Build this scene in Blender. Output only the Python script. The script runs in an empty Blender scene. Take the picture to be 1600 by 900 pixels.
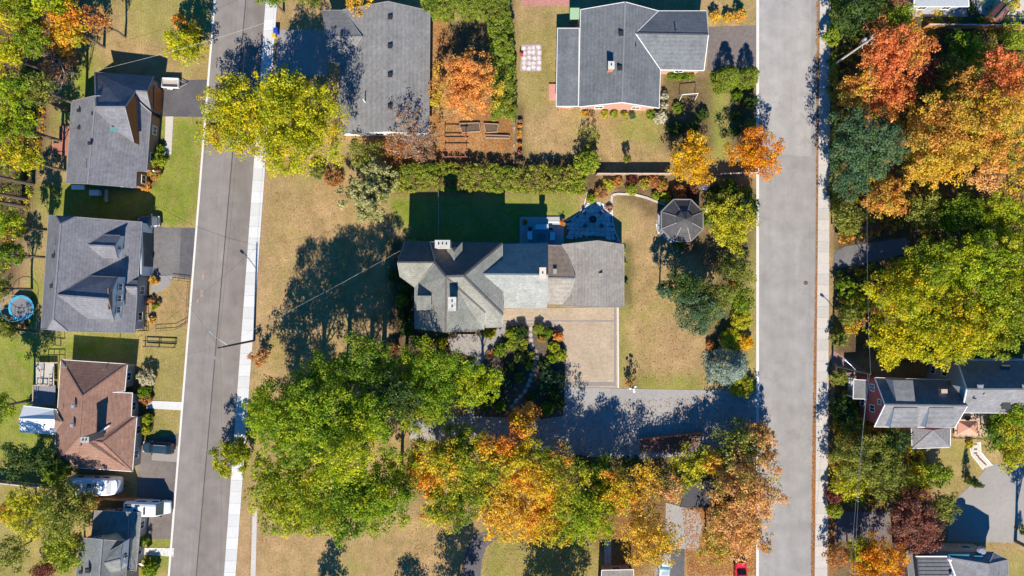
import bpy, math, random
import numpy as np
from mathutils import Vector, Matrix

# ------------------------------------------------------------------ camera, sky, sun, exposure
H = 106.7                      # drone height above the ground in metres; 1 m on the ground = 10 px of the photo
sc = bpy.context.scene
col = sc.collection
cam_d = bpy.data.cameras.new('camera')
cam_d.sensor_width = 36.0
cam_d.lens = 36.0 * H / 160.0
cam_d.clip_start = 1.0
cam_d.clip_end = 4000.0
cam = bpy.data.objects.new('camera', cam_d)
cam.location = (0, 0, H)
col.objects.link(cam)
sc.camera = cam

SUN_ELEV = math.radians(40.5)
SUN_DIR = Vector((-0.03 * math.cos(SUN_ELEV), -math.cos(SUN_ELEV), math.sin(SUN_ELEV))).normalized()   # towards the sun (south)
world = bpy.data.worlds.new('World')
sc.world = world
world.use_nodes = True
wn = world.node_tree
bg = wn.nodes['Background']
sky = wn.nodes.new('ShaderNodeTexSky')
sky.sky_type = 'NISHITA'
sky.sun_disc = False
sky.sun_elevation = SUN_ELEV
sky.sun_rotation = math.atan2(SUN_DIR.x, SUN_DIR.y)
sky.altitude = 300.0
sky.air_density = 0.9
sky.dust_density = 0.0
sky.ozone_density = 6.0
hs = wn.nodes.new('ShaderNodeHueSaturation')          # the whole sky a deeper, clean autumn blue
hs.inputs['Saturation'].default_value = 1.6
wn.links.new(sky.outputs[0], hs.inputs['Color'])
wn.links.new(hs.outputs[0], bg.inputs['Color'])
bg.inputs['Strength'].default_value = 0.1
sun_d = bpy.data.lights.new('sun', 'SUN')
sun_d.energy = 5.0
sun_d.angle = math.radians(0.5)
sun_d.color = (1.0, 0.92, 0.79)
sun_o = bpy.data.objects.new('sun', sun_d)
sun_o.rotation_euler = SUN_DIR.to_track_quat('Z', 'Y').to_euler()
sun_o.location = (0, -60, 120)
col.objects.link(sun_o)
sc.view_settings.view_transform = 'Standard'
sc.view_settings.look = 'None'
sc.view_settings.gamma = 1.0
sc.view_settings.use_curve_mapping = False
sc.view_settings.exposure = 0.78

# ------------------------------------------------------------------ helpers
R = random.Random(7)
def at(px, py, z=0.0):
    """the world point at height z that stands at this place of the survey picture"""
    k = (H - z) / H / 10.0
    return Vector(((px - 800) * k, (450 - py) * k, z))

OFF = {}
def off(o):
    return OFF.get(o.name, Vector((0, 0, 0)))

class MB:
    def __init__(s):
        s.v = []; s.f = []
    def add(s, vs, fs):
        n = len(s.v); s.v += [tuple(x) for x in vs]; s.f += [tuple(n + i for i in f) for f in fs]; return s
    def box(s, c, d, rz=0.0, ry=0.0):
        hx, hy, hz = d[0] / 2, d[1] / 2, d[2] / 2
        m = Matrix.Rotation(rz, 3, 'Z') @ Matrix.Rotation(ry, 3, 'Y')
        vs = [Vector(c) + m @ Vector((x * hx, y * hy, z * hz)) for x in (-1, 1) for y in (-1, 1) for z in (-1, 1)]
        return s.add(vs, [(0, 1, 3, 2), (4, 6, 7, 5), (0, 4, 5, 1), (2, 3, 7, 6), (0, 2, 6, 4), (1, 5, 7, 3)])
    def beam(s, a, b, w, h):
        """box from a to b, w wide, h high"""
        a = Vector(a); b = Vector(b); d = b - a
        if d.length < 1e-5: return s
        x = d.normalized(); up = Vector((0, 0, 1))
        if abs(x.z) > .98: up = Vector((0, 1, 0))
        y = up.cross(x).normalized(); z = x.cross(y)
        vs = [p + y * (w / 2 * i) + z * (h / 2 * j) for p in (a, b) for i in (-1, 1) for j in (-1, 1)]
        return s.add(vs, [(0, 1, 3, 2), (4, 6, 7, 5), (0, 4, 5, 1), (2, 3, 7, 6), (0, 2, 6, 4), (1, 5, 7, 3)])
    def prism(s, poly, z0, z1):
        n = len(poly)
        a = sum(poly[i][0] * poly[(i + 1) % n][1] - poly[(i + 1) % n][0] * poly[i][1] for i in range(n))
        if a < 0: poly = poly[::-1]
        vs = [(p[0], p[1], z0) for p in poly] + [(p[0], p[1], z1) for p in poly]
        fs = [tuple(range(n, 2 * n)), tuple(range(n - 1, -1, -1))] + [(i, (i + 1) % n, n + (i + 1) % n, n + i) for i in range(n)]
        return s.add(vs, fs)
    def tube(s, pts, rad, n=6, cap=True):
        pts = [Vector(p) for p in pts]
        if not isinstance(rad, (list, tuple)): rad = [rad] * len(pts)
        base = len(s.v); ref = None
        for i, p in enumerate(pts):
            d = (pts[min(i + 1, len(pts) - 1)] - pts[max(i - 1, 0)])
            d = d.normalized() if d.length > 1e-6 else Vector((0, 0, 1))
            if ref is None:
                ref = Vector((1, 0, 0)) if abs(d.x) < .8 else Vector((0, 1, 0))
            y = d.cross(ref).normalized(); x = y.cross(d); ref = x
            for k in range(n):
                t = 2 * math.pi * k / n
                s.v.append(tuple(p + (x * math.cos(t) + y * math.sin(t)) * rad[i]))
        for i in range(len(pts) - 1):
            for k in range(n):
                a = base + i * n + k; b = base + i * n + (k + 1) % n
                s.f.append((a, b, b + n, a + n))
        if cap:
            s.f.append(tuple(base + k for k in range(n - 1, -1, -1)))
            e = base + (len(pts) - 1) * n
            s.f.append(tuple(e + k for k in range(n)))
        return s
    def lathe(s, prof, n=16, c=(0, 0, 0), sx=1, sy=1, cap=(1, 1)):
        base = len(s.v)
        for r, z in prof:
            for k in range(n):
                t = 2 * math.pi * k / n
                s.v.append((c[0] + r * math.cos(t) * sx, c[1] + r * math.sin(t) * sy, c[2] + z))
        for i in range(len(prof) - 1):
            for k in range(n):
                a = base + i * n + k; b = base + i * n + (k + 1) % n
                s.f.append((a, b, b + n, a + n))
        if cap[0]: s.f.append(tuple(base + k for k in range(n - 1, -1, -1)))
        e = base + (len(prof) - 1) * n
        if cap[1]: s.f.append(tuple(e + k for k in range(n)))
        return s
    def loft(s, rings, cap=True):
        n = len(rings[0]); base = len(s.v)
        for r in rings: s.v += [tuple(p) for p in r]
        for i in range(len(rings) - 1):
            for k in range(n):
                a = base + i * n + k; b = base + i * n + (k + 1) % n
                s.f.append((a, b, b + n, a + n))
        if cap:
            s.f.append(tuple(base + k for k in range(n - 1, -1, -1)))
            e = base + (len(rings) - 1) * n
            s.f.append(tuple(e + k for k in range(n)))
        return s
    def build(s, name, mat, parent=None, smooth=False):
        me = bpy.data.meshes.new(name)
        o3 = off(parent) if parent is not None else Vector((0, 0, 0))
        me.from_pydata([(x - o3.x, y - o3.y, z - o3.z) for x, y, z in s.v], [], s.f)
        if smooth:
            me.polygons.foreach_set('use_smooth', [True] * len(me.polygons))
        me.materials.append(mat)
        me.update()
        o = bpy.data.objects.new(name, me)
        col.objects.link(o)
        if parent is not None:
            o.parent = parent; OFF[o.name] = o3
        return o

def tag(o, label=None, cat=None, group=None, kind=None):
    if label: o['label'] = label
    if cat: o['category'] = cat
    if group: o['group'] = group
    if kind: o['kind'] = kind
    return o
def thing(name, label, cat, loc, rz=0.0, group=None, local=False):
    """an Empty at the thing's base; parts are given in world metres unless local"""
    o = bpy.data.objects.new(name, None)
    col.objects.link(o); o.location = loc; o.rotation_euler.z = rz
    o.empty_display_size = .3
    if not local: OFF[o.name] = Vector(loc)
    return tag(o, label, cat, group)
def copy_tree(o, parent=None):
    c = o.copy(); col.objects.link(c); c.parent = parent
    for ch in list(o.children): copy_tree(ch, c)
    return c

# ------------------------------------------------------------------ materials
def nd(t, kind, **kw):
    n = t.nodes.new(kind)
    for k, v in kw.items():
        if k.startswith('i_'):
            key = k[2:]
            n.inputs[int(key) if key.isdigit() else key.replace('_', ' ')].default_value = v
        else: setattr(n, k, v)
    return n
MATS = {}
def mat(name, c, rough=.8, var=.25, scale=3.0, c2=None, big=0.12, metal=0.0, bump=0.0, spec=.3, stretch=None, fine=None):
    """base colour with two sizes of noise (fine grain and large weathering), optional second colour and bump"""
    if name in MATS: return MATS[name]
    m = bpy.data.materials.new(name); m.use_nodes = True
    t = m.node_tree; b = t.nodes['Principled BSDF']
    b.inputs['Roughness'].default_value = rough
    b.inputs['Metallic'].default_value = metal
    b.inputs['Specular IOR Level'].default_value = spec
    tc = nd(t, 'ShaderNodeTexCoord'); mp = nd(t, 'ShaderNodeMapping')
    if stretch: mp.inputs['Scale'].default_value = stretch
    t.links.new(tc.outputs['Object'], mp.inputs[0])
    n1 = nd(t, 'ShaderNodeTexNoise', i_Scale=scale, i_Detail=5.0, i_Roughness=.7)
    n2 = nd(t, 'ShaderNodeTexNoise', i_Scale=big, i_Detail=4.0, i_Roughness=.6)
    t.links.new(mp.outputs[0], n1.inputs['Vector']); t.links.new(mp.outputs[0], n2.inputs['Vector'])
    r1 = nd(t, 'ShaderNodeMapRange'); r1.inputs[1].default_value = .28; r1.inputs[2].default_value = .72
    r1.inputs[3].default_value = 1 - var; r1.inputs[4].default_value = 1 + var
    r2 = nd(t, 'ShaderNodeMapRange'); r2.inputs[1].default_value = .35; r2.inputs[2].default_value = .65
    t.links.new(n1.outputs[0], r1.inputs[0]); t.links.new(n2.outputs[0], r2.inputs[0])
    mx = nd(t, 'ShaderNodeMix', data_type='RGBA')
    mx.inputs[6].default_value = (*c, 1)
    mx.inputs[7].default_value = (*(c2 or tuple(min(1, x * (1 + var * .7)) for x in c)), 1)
    t.links.new(r2.outputs[0], mx.inputs[0])
    mu = nd(t, 'ShaderNodeMix', data_type='RGBA', blend_type='MULTIPLY'); mu.inputs[0].default_value = 1
    t.links.new(mx.outputs[2], mu.inputs[6]); t.links.new(r1.outputs[0], mu.inputs[7])
    out = mu.outputs[2]
    if fine:      # an extra grain: (scale, amount)
        n3 = nd(t, 'ShaderNodeTexNoise', i_Scale=fine[0], i_Detail=2.0)
        t.links.new(tc.outputs['Object'], n3.inputs['Vector'])
        r3 = nd(t, 'ShaderNodeMapRange'); r3.inputs[1].default_value = .3; r3.inputs[2].default_value = .7
        r3.inputs[3].default_value = 1 - fine[1]; r3.inputs[4].default_value = 1 + fine[1]
        t.links.new(n3.outputs[0], r3.inputs[0])
        m3 = nd(t, 'ShaderNodeMix', data_type='RGBA', blend_type='MULTIPLY'); m3.inputs[0].default_value = 1
        t.links.new(out, m3.inputs[6]); t.links.new(r3.outputs[0], m3.inputs[7]); out = m3.outputs[2]
    t.links.new(out, b.inputs['Base Color'])
    if bump:
        bp = nd(t, 'ShaderNodeBump', i_Strength=bump, i_Distance=.1)
        t.links.new(n1.outputs[0], bp.inputs['Height']); t.links.new(bp.outputs[0], b.inputs['Normal'])
    MATS[name] = m
    return m
def glass(name, c=(.02, .03, .04), rough=.08):
    if name in MATS: return MATS[name]
    m = mat(name, c, rough=rough, var=.08, scale=.8, spec=.6)
    return m
def after(m, fn):
    """put one more factor on a material's base colour; fn(tree, texcoord) gives the factor socket"""
    t = m.node_tree; b = t.nodes['Principled BSDF']; s = b.inputs['Base Color'].links[0].from_socket
    tc = [n for n in t.nodes if n.type == 'TEX_COORD'][0]
    mu = nd(t, 'ShaderNodeMix', data_type='RGBA', blend_type='MULTIPLY'); mu.inputs[0].default_value = 1
    t.links.new(s, mu.inputs[6]); t.links.new(fn(t, tc), mu.inputs[7]); t.links.new(mu.outputs[2], b.inputs['Base Color'])
    return m
def ramp(t, sock, a, b, lo, hi):
    r = nd(t, 'ShaderNodeMapRange'); t.links.new(sock, r.inputs[0])
    for i, v in enumerate((a, b, lo, hi)): r.inputs[i + 1].default_value = v
    return r.outputs[0]
def shingle(name, c, c2=None, var=.22):
    if name in MATS: return MATS[name]
    m = mat(name, c, rough=.92, var=var, scale=7.0, c2=c2 or tuple(x * .80 for x in c), big=.35, bump=.25, spec=.15, fine=(2.2, .12))
    def courses(t, tc):      # courses of shingles run level round the roof, so they follow the height
        mp = nd(t, 'ShaderNodeMapping'); mp.inputs['Scale'].default_value = (.02, .02, 1); t.links.new(tc.outputs['Object'], mp.inputs[0])
        w = nd(t, 'ShaderNodeTexWave', bands_direction='Z', i_Scale=1.35, i_Distortion=.6, i_Detail=2.0); t.links.new(mp.outputs[0], w.inputs['Vector'])
        return ramp(t, w.outputs['Fac'], 0, 1, .93, 1.05)
    def streaks(t, tc):
        n = nd(t, 'ShaderNodeTexNoise', i_Scale=.9, i_Detail=6.0, i_Roughness=.75); t.links.new(tc.outputs['Object'], n.inputs['Vector'])
        return ramp(t, n.outputs[0], .3, .7, .84, 1.12)
    return after(after(m, courses), streaks)
def bricks(m, w, h, dark=.75, rot=0.0):
    def f(t, tc):
        mp = nd(t, 'ShaderNodeMapping'); mp.inputs['Rotation'].default_value = (0, 0, rot); t.links.new(tc.outputs['Object'], mp.inputs[0])
        b = nd(t, 'ShaderNodeTexBrick', i_Scale=1.0); b.inputs['Brick Width'].default_value = w; b.inputs['Row Height'].default_value = h; b.inputs['Mortar Size'].default_value = .018
        b.inputs['Color1'].default_value = (1.06, 1.06, 1.06, 1); b.inputs['Color2'].default_value = (.86, .86, .86, 1); b.inputs['Mortar'].default_value = (dark, dark, dark, 1)
        t.links.new(mp.outputs[0], b.inputs['Vector']); return b.outputs['Color']
    return after(m, f)

M_LEAF = bpy.data.materials.new('leaves'); M_LEAF.use_nodes = True
def _leafmat():
    t = M_LEAF.node_tree
    t.nodes.remove(t.nodes['Principled BSDF'])
    a = nd(t, 'ShaderNodeAttribute', attribute_name='tint')
    d = nd(t, 'ShaderNodeBsdfDiffuse'); tr = nd(t, 'ShaderNodeBsdfTranslucent'); g = nd(t, 'ShaderNodeBsdfGlossy', i_Roughness=.45)
    g.inputs[0].default_value = (.9, .95, 1, 1)
    br = nd(t, 'ShaderNodeHueSaturation', i_Value=1.1, i_Saturation=1.1)
    t.links.new(a.outputs['Color'], d.inputs[0]); t.links.new(a.outputs['Color'], br.inputs['Color']); t.links.new(br.outputs[0], tr.inputs[0])
    m1 = nd(t, 'ShaderNodeMixShader', i_0=.36); m2 = nd(t, 'ShaderNodeMixShader', i_0=.008)
    t.links.new(d.outputs[0], m1.inputs[1]); t.links.new(tr.outputs[0], m1.inputs[2])
    t.links.new(m1.outputs[0], m2.inputs[1]); t.links.new(g.outputs[0], m2.inputs[2])
    t.links.new(m2.outputs[0], t.nodes['Material Output'].inputs[0])
_leafmat()
M_BARK = mat('bark', (.13, .10, .075), var=.35, scale=6, stretch=(1, 1, .2))
M_BARKG = mat('pale_bark', (.30, .26, .22), var=.3, scale=6, stretch=(1, 1, .2))
M_WHITE = mat('white_paint', (.75, .75, .73), rough=.5, var=.06)
M_TRIM = mat('weathered_trim', (.5, .5, .49), rough=.6, var=.1)
M_GLASS = glass('window_glass')
M_METAL = mat('galvanised_metal', (.36, .37, .38), rough=.45, var=.15, metal=.5)
M_DARK = mat('dark_metal', (.025, .025, .028), rough=.5, var=.2)
M_CONC = mat('concrete', (.50, .49, .46), rough=.9, var=.10, scale=4, big=.15, c2=(.40, .39, .36))
M_WOOD = mat('weathered_wood', (.30, .20, .13), rough=.85, var=.3, scale=5, stretch=(1, .2, 1))
M_CEDAR = mat('cedar_boards', (.38, .17, .07), rough=.8, var=.3, scale=5)

# ------------------------------------------------------------------ foliage
def mesh_quads(name, V, C, matl, parent=None, k=3):
    """V (n,k,3) leaf outlines, C (n,3) leaf colours -> one mesh"""
    n = len(V)
    o3 = off(parent) if parent is not None else Vector((0, 0, 0))
    me = bpy.data.meshes.new(name)
    me.vertices.add(n * k); me.loops.add(n * k); me.polygons.add(n)
    co = (V - np.array(o3, dtype=np.float64)).astype(np.float32)
    me.vertices.foreach_set('co', co.reshape(-1))
    me.loops.foreach_set('vertex_index', np.arange(n * k, dtype=np.int32))
    me.polygons.foreach_set('loop_start', np.arange(0, n * k, k, dtype=np.int32))
    at_ = me.attributes.new('tint', 'FLOAT_COLOR', 'FACE')
    c4 = np.ones((n, 4), dtype=np.float32); c4[:, :3] = C
    at_.data.foreach_set('color', c4.reshape(-1))
    me.materials.append(matl)
    me.update(calc_edges=True)
    o = bpy.data.objects.new(name, me); col.objects.link(o)
    if parent is not None:
        o.parent = parent; OFF[o.name] = o3
    return o
def unit(a): return a / np.maximum(np.linalg.norm(a, axis=1, keepdims=True), 1e-6)
def leaf_quads(cen, rad, per, size, cols, rng, flat=.75, droop=0.0, aspect=.8, up=.45):
    n = len(cen); idx = np.repeat(np.arange(n), per); m = len(idx)
    d = unit(rng.normal(size=(m, 3)) + np.array([0, 0, .35]))
    rr = rad[idx] * (.35 + .65 * rng.random(m) ** .6)
    p = cen[idx] + d * rr[:, None] * np.array([1, 1, flat])
    nn = unit(d * .55 + rng.normal(size=(m, 3)) * .45 + np.array([0, 0, up]))
    t1 = unit(np.cross(nn, rng.normal(size=(m, 3)))); t2 = np.cross(nn, t1)
    s = size * (.55 + .9 * rng.random(m))[:, None]
    a = t1 * s * .5; b = t2 * s * .5 * aspect
    V = np.stack([p + a, p - a * .6 + b, p - a * .6 - b], axis=1)
    C = cols[idx] * (.72 + .56 * rng.random((m, 1)))
    return V, C
def tint_clumps(P, pal, rng, coher=.5, scale=.35):
    """choose a palette colour for each clump: part by where it sits in the crown, part by chance"""
    pal = np.array(pal, dtype=float); k = len(pal)
    v = np.zeros(len(P))
    for _ in range(3):
        w = rng.normal(size=3) * scale; v += np.sin(P @ w + rng.random() * 6.28)
    v = .5 + .5 * v / 2.0
    x = np.clip(coher * v + (1 - coher) * rng.random(len(P)), 0, .999) * (k - 1)
    i = x.astype(int); f = (x - i)[:, None]
    return (pal[i] * (1 - f) + pal[np.minimum(i + 1, k - 1)] * f) * (.85 + .3 * rng.random((len(P), 1)))
def crown_points(rng, r, rz, rc):
    """clump centres of a broad crown: several boughs, each with clumps over its outside; z relative to the crown centre"""
    if r < 2.2:
        n = max(8, int(5.5 * (r / rc) ** 2))
        d = unit(rng.normal(size=(n, 3)) + np.array([0, 0, .25]))
        f = .62 + .38 * rng.random((n, 1))
        return d * f * np.array([r, r, rz])
    nb = int(5 + r * .9)
    ang = rng.random() * 6.28 + np.arange(nb) * 2.399963
    rr = np.sqrt((np.arange(nb) + .5) / nb) * .74
    B = np.stack([np.cos(ang) * rr * r, np.sin(ang) * rr * r, (np.sqrt(np.maximum(0, 1 - rr ** 2)) * .62 - .15 + rng.normal(size=nb) * .12) * rz], 1)
    br = r * (.34 + .16 * rng.random(nb)); bz = np.minimum(br * .85, rz * .6)
    out = []
    for i in range(nb):
        n = max(6, int(3.4 * (br[i] / rc) ** 2))
        d = unit(rng.normal(size=(n, 3)) + np.array([0, 0, .3]))
        f = .6 + .42 * rng.random((n, 1))
        out.append(B[i] + d * f * np.array([br[i], br[i], bz[i]]))
    n = int(.9 * (r / rc) ** 2)                     # inner growth, so that no light falls straight through
    out.append(unit(rng.normal(size=(n, 3))) * (rng.random((n, 1)) ** .5 * .62) * np.array([r, r, rz]))
    P = np.concatenate(out)
    q = np.linalg.norm(P / np.array([r, r, rz]), axis=1)
    return P[q < 1.12]
def branch_tubes(mb, base, top, targets, r0, rng):
    """trunk plus limbs that reach out to some of the clumps"""
    base = Vector(base); top = Vector(top)
    j = [base + (top - base) * f + Vector((R.uniform(-.12, .12), R.uniform(-.12, .12), 0)) * (f > 0) for f in (0, .3, .65, 1)]
    mb.tube(j, [r0 * 1.25, r0, r0 * .72, r0 * .3], 7)
    for t in targets:
        f = R.uniform(.35, .85); a = base + (top - base) * f; t = Vector(t)
        m = a.lerp(t, .5) + Vector((0, 0, -.08 * (t - a).length))
        rr = r0 * (1 - f * .6) * .42
        mb.tube([a, m, t], [rr, rr * .7, rr * .25], 5)
def twigs(mb, p, d, L, r, lev, rng, spread=.6, up=.25, tips=None):
    """recursive bare branches"""
    p = Vector(p); d = Vector(d).normalized()
    q = p + d * L * .55 + Vector(rng.normal(size=3) * L * .05)
    d2 = (d + Vector(rng.normal(size=3) * .12)).normalized(); e = q + d2 * L * .45
    mb.tube([p, q, e], [r, r * .8, r * .55], 4 if lev < 2 else 3, cap=False)
    if tips is not None and lev <= 1: tips.append(tuple(e))
    if lev == 0: return
    n = 3 + (rng.random() < .5)
    for k in range(n):
        nd_ = (d2 + Vector(rng.normal(size=3) * spread) + Vector((0, 0, up))).normalized()
        s = p.lerp(e, .45 + .55 * (k + 1) / n)
        twigs(mb, s, nd_, L * rng.uniform(.58, .78), r * .5, lev - 1, rng, spread, up, tips)

G = dict(
    yellow=[(.43, .335, .015), (.40, .345, .018), (.31, .31, .02), (.19, .22, .02), (.43, .29, .015), (.35, .28, .02)],
    yelgreen=[(.36, .33, .025), (.24, .27, .025), (.12, .17, .02), (.30, .29, .025), (.42, .32, .025)],
    green=[(.055, .10, .016), (.09, .15, .02), (.15, .20, .02), (.24, .27, .02)],
    greenyel=[(.06, .11, .014), (.10, .17, .016), (.18, .24, .018), (.28, .30, .018), (.37, .35, .018)],
    darkgreen=[(.028, .06, .018), (.045, .085, .02), (.07, .11, .022), (.10, .15, .03)],
    bluegreen=[(.04, .085, .045), (.06, .12, .055), (.10, .16, .075), (.07, .13, .03)],
    spruce=[(.17, .25, .18), (.27, .35, .26), (.38, .45, .34), (.22, .31, .20)],
    orange=[(.50, .20, .055), (.52, .25, .06), (.46, .29, .04), (.40, .15, .05), (.33, .27, .05), (.24, .22, .04)],
    redorange=[(.48, .135, .06), (.52, .19, .075), (.38, .10, .045), (.50, .26, .07), (.32, .22, .05)],
    gold=[(.50, .29, .04), (.48, .33, .035), (.44, .24, .05), (.34, .28, .04), (.50, .22, .06), (.22, .21, .04)],
    brightorange=[(.62, .22, .01), (.60, .30, .012), (.52, .15, .012), (.60, .36, .02)],
    goldorange=[(.62, .34, .012), (.60, .40, .016), (.56, .26, .012), (.52, .42, .03)],
    mixed=[(.06, .11, .018), (.15, .20, .02), (.36, .33, .025), (.50, .28, .03), (.52, .19, .035)],
    mixorange=[(.50, .17, .035), (.54, .25, .03), (.46, .33, .025), (.26, .26, .022), (.12, .16, .02), (.52, .22, .04)],
    olive=[(.13, .15, .03), (.19, .21, .035), (.26, .27, .045), (.10, .12, .025), (.31, .29, .05)],
    oliveyel=[(.20, .21, .03), (.32, .31, .035), (.38, .34, .03), (.14, .16, .03)],
    maroon=[(.09, .025, .022), (.16, .045, .03), (.24, .08, .05), (.28, .13, .07), (.06, .03, .025)],
    rust=[(.30, .11, .035), (.38, .17, .06), (.24, .10, .05), (.34, .22, .09)],
    pinkbrown=[(.36, .20, .13), (.42, .22, .10), (.32, .18, .13), (.46, .26, .10), (.26, .20, .12)],
    peach=[(.52, .28, .13), (.54, .31, .12), (.44, .26, .15), (.50, .23, .09), (.24, .23, .06), (.36, .28, .09)],
    coral=[(.52, .24, .075), (.54, .28, .085), (.48, .20, .075), (.45, .31, .045), (.36, .29, .04)],
    cedar=[(.12, .18, .02), (.18, .24, .025), (.25, .30, .03), (.09, .14, .018), (.27, .27, .04)],
    lime=[(.17, .23, .02), (.25, .30, .025), (.30, .32, .03)],
    hedge=[(.09, .14, .018), (.15, .21, .025), (.23, .27, .035), (.29, .30, .05), (.24, .19, .06), (.11, .16, .02)],
    grey=[(.24, .23, .12), (.33, .31, .18), (.20, .21, .09), (.30, .28, .10)],
    cream=[(.55, .50, .30), (.48, .42, .22), (.60, .57, .40), (.20, .23, .07)],
    autumnbed=[(.30, .28, .04), (.40, .22, .06), (.16, .20, .03), (.42, .13, .06), (.44, .38, .10)],
)
for _k, _v in G.items():
    _g = 1.0 if _k in ('maroon', 'spruce', 'cream', 'pinkbrown') else 1.15 if _k in ('darkgreen', 'bluegreen', 'brightorange', 'goldorange') else 1.42
    _g = 1.12 if _k in ('hedge', 'cedar', 'lime', 'olive') else _g
    _b = .85 if _k in ('yellow', 'yelgreen', 'greenyel', 'green', 'hedge', 'oliveyel') else 1.1
    G[_k] = [(min(.8, r * _g), min(.8, g * _g), b * _b) for r, g, b in _v]
SEED = [100]
def plant(name, cat, px, py, rpx, h, pal, label, group=None, kind='tree', dens=1.0, leaf=.27, rc=None, coher=.5, bark=None, low=None, trunk=True, base=None, tall=None):
    """broad-leaved tree or shrub: crown centre at this place of the picture, radius in picture units, height in metres"""
    SEED[0] += 1; rng = np.random.default_rng(SEED[0])
    shrub = kind == 'shrub'
    r0 = rpx / 10.0
    rz = min(h * (.5 if shrub else .45), r0 * 1.2)
    if tall: rz = h * tall
    zc = h - rz
    if base is not None:
        b = at(base[0], base[1], 0); c = Vector((b.x, b.y, zc)); r = r0
    else:
        c = at(px, py, zc + rz * .35); c.z = zc; r = r0 * (H - zc) / H * (1.0 if shrub else 1.1)
    root = thing(name, label, cat, (c.x, c.y, 0), group=group)
    rc = rc or (max(.28, r * .26) if r < 2.2 else min(1.15, .62 + r * .05))
    P = crown_points(rng, r * .93, rz, rc)
    if shrub: P = P[P[:, 2] > -rz * .8]
    T = tint_clumps(P, G[pal], rng, coher)
    rad = rc * (.6 + .55 * rng.random(len(P)))
    W = P + np.array(c)
    per = max(8, int(dens * (25 if r >= 2.2 else 30) * (rc / .9) ** 1.2 * (.42 / leaf) ** 1.7))
    V, C = leaf_quads(W, rad, per, leaf, T, rng)
    V[:, :, 2] = np.maximum(V[:, :, 2], .04)
    mesh_quads('crown' if not shrub else 'foliage', V, C, M_LEAF, root)
    mb = MB()
    k = min(len(W), 5 if shrub else 14)
    pick = W[rng.choice(len(W), k, replace=False)]
    tr = max(.035, h * .018) if not shrub else .035
    if shrub:
        for q in pick: mb.tube([(c.x, c.y, 0), (c.x * .6 + q[0] * .4, c.y * .6 + q[1] * .4, h * .3), tuple(q)], [tr, tr * .8, tr * .4], 4)
        mb.build('stem', bark or M_BARK, root)
    else:
        branch_tubes(mb, (c.x, c.y, 0), (c.x, c.y, zc + rz * .35), pick, tr, rng)
        mb.build('trunk', bark or M_BARK, root)
    return root
def bare_tree(name, px, py, rpx, h, label, pal='grey', leafn=2, lev=4, bark=None, per=10, leaf=.3, cat='tree'):
    """thin autumn tree: branches show, a few leaves at the twigs"""
    SEED[0] += 1; rng = np.random.default_rng(SEED[0])
    zc = h * .65; c = at(px, py, zc); r = rpx / 10 * (H - zc) / H
    root = thing(name, label, cat, (c.x, c.y, 0))
    mb = MB(); tips = []
    mb.tube([(c.x, c.y, 0), (c.x, c.y, h * .22)], [h * .022, h * .018], 7)
    n = 7
    for k in range(n):
        a = k * 2.4 + rng.random()
        el = .35 + .65 * (k / n)
        d = Vector((math.cos(a) * (1.15 - el * .75), math.sin(a) * (1.15 - el * .75), .35 + el * .8))
        f = .12 + .14 * k / n
        L = (r / max(.35, math.hypot(d.x, d.y)) * .5) if el < .8 else h * .36
        twigs(mb, (c.x, c.y, h * f), d, min(L * .75, h * .4), h * .011, lev, rng, .55, .12, tips)
    mb.build('branches', bark or M_BARKG, root)
    if leafn and tips:
        P = np.array(tips); P = P[rng.random(len(P)) < leafn / 3.0]
        q = P[:, :2] - np.array([c.x, c.y])
        P = P[np.linalg.norm(q, axis=1) < r * 1.15]
        T = tint_clumps(P, G[pal], rng, .3)
        V, C = leaf_quads(P, np.full(len(P), .38), per, leaf, T, rng)
        mesh_quads('foliage', V, C, M_LEAF, root)
    return root
def conifer(name, px, py, rpx, h, pal, label, group=None, dens=1.0, power=.8, leaf=.3, base=None, bare=0.0):
    """cone of downswept sprays round a straight stem"""
    SEED[0] += 1; rng = np.random.default_rng(SEED[0])
    zc = h * .35
    c = at(px, py, zc) if base is None else at(base[0], base[1], 0)
    r = rpx / 10 * (H - zc) / H
    root = thing(name, label, 'tree', (c.x, c.y, 0), group=group)
    n = int(dens * 34 * r * h * (.3 / leaf) ** .5)
    u = rng.random(n) ** 1.35 * (1 - bare) + bare; a = rng.random(n) * 6.28318
    rad = r * (1 - (u - bare) / (1 - bare)) ** power * (.72 + .36 * rng.random(n)) * (1 + .12 * np.sin(a * 5 + u * 9))
    z = u * h * .97 + .12
    P = np.stack([c.x + np.cos(a) * rad, c.y + np.sin(a) * rad, z - rad * .18], 1)
    P[:, 2] = np.maximum(P[:, 2], .15)
    T = tint_clumps(P, G[pal], rng, .3, 1.2)
    V, C = leaf_quads(P, np.full(n, .3), int(16), leaf * .8, T, rng, flat=.8, aspect=.45, up=.3)
    V[:, :, 2] = np.maximum(V[:, :, 2], .04)
    mesh_quads('crown', V, C, M_LEAF, root)
    MB().tube([(c.x, c.y, 0), (c.x, c.y, h * .9)], [max(.06, h * .016), .03], 6).build('trunk', M_BARK, root)
    return root
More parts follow.
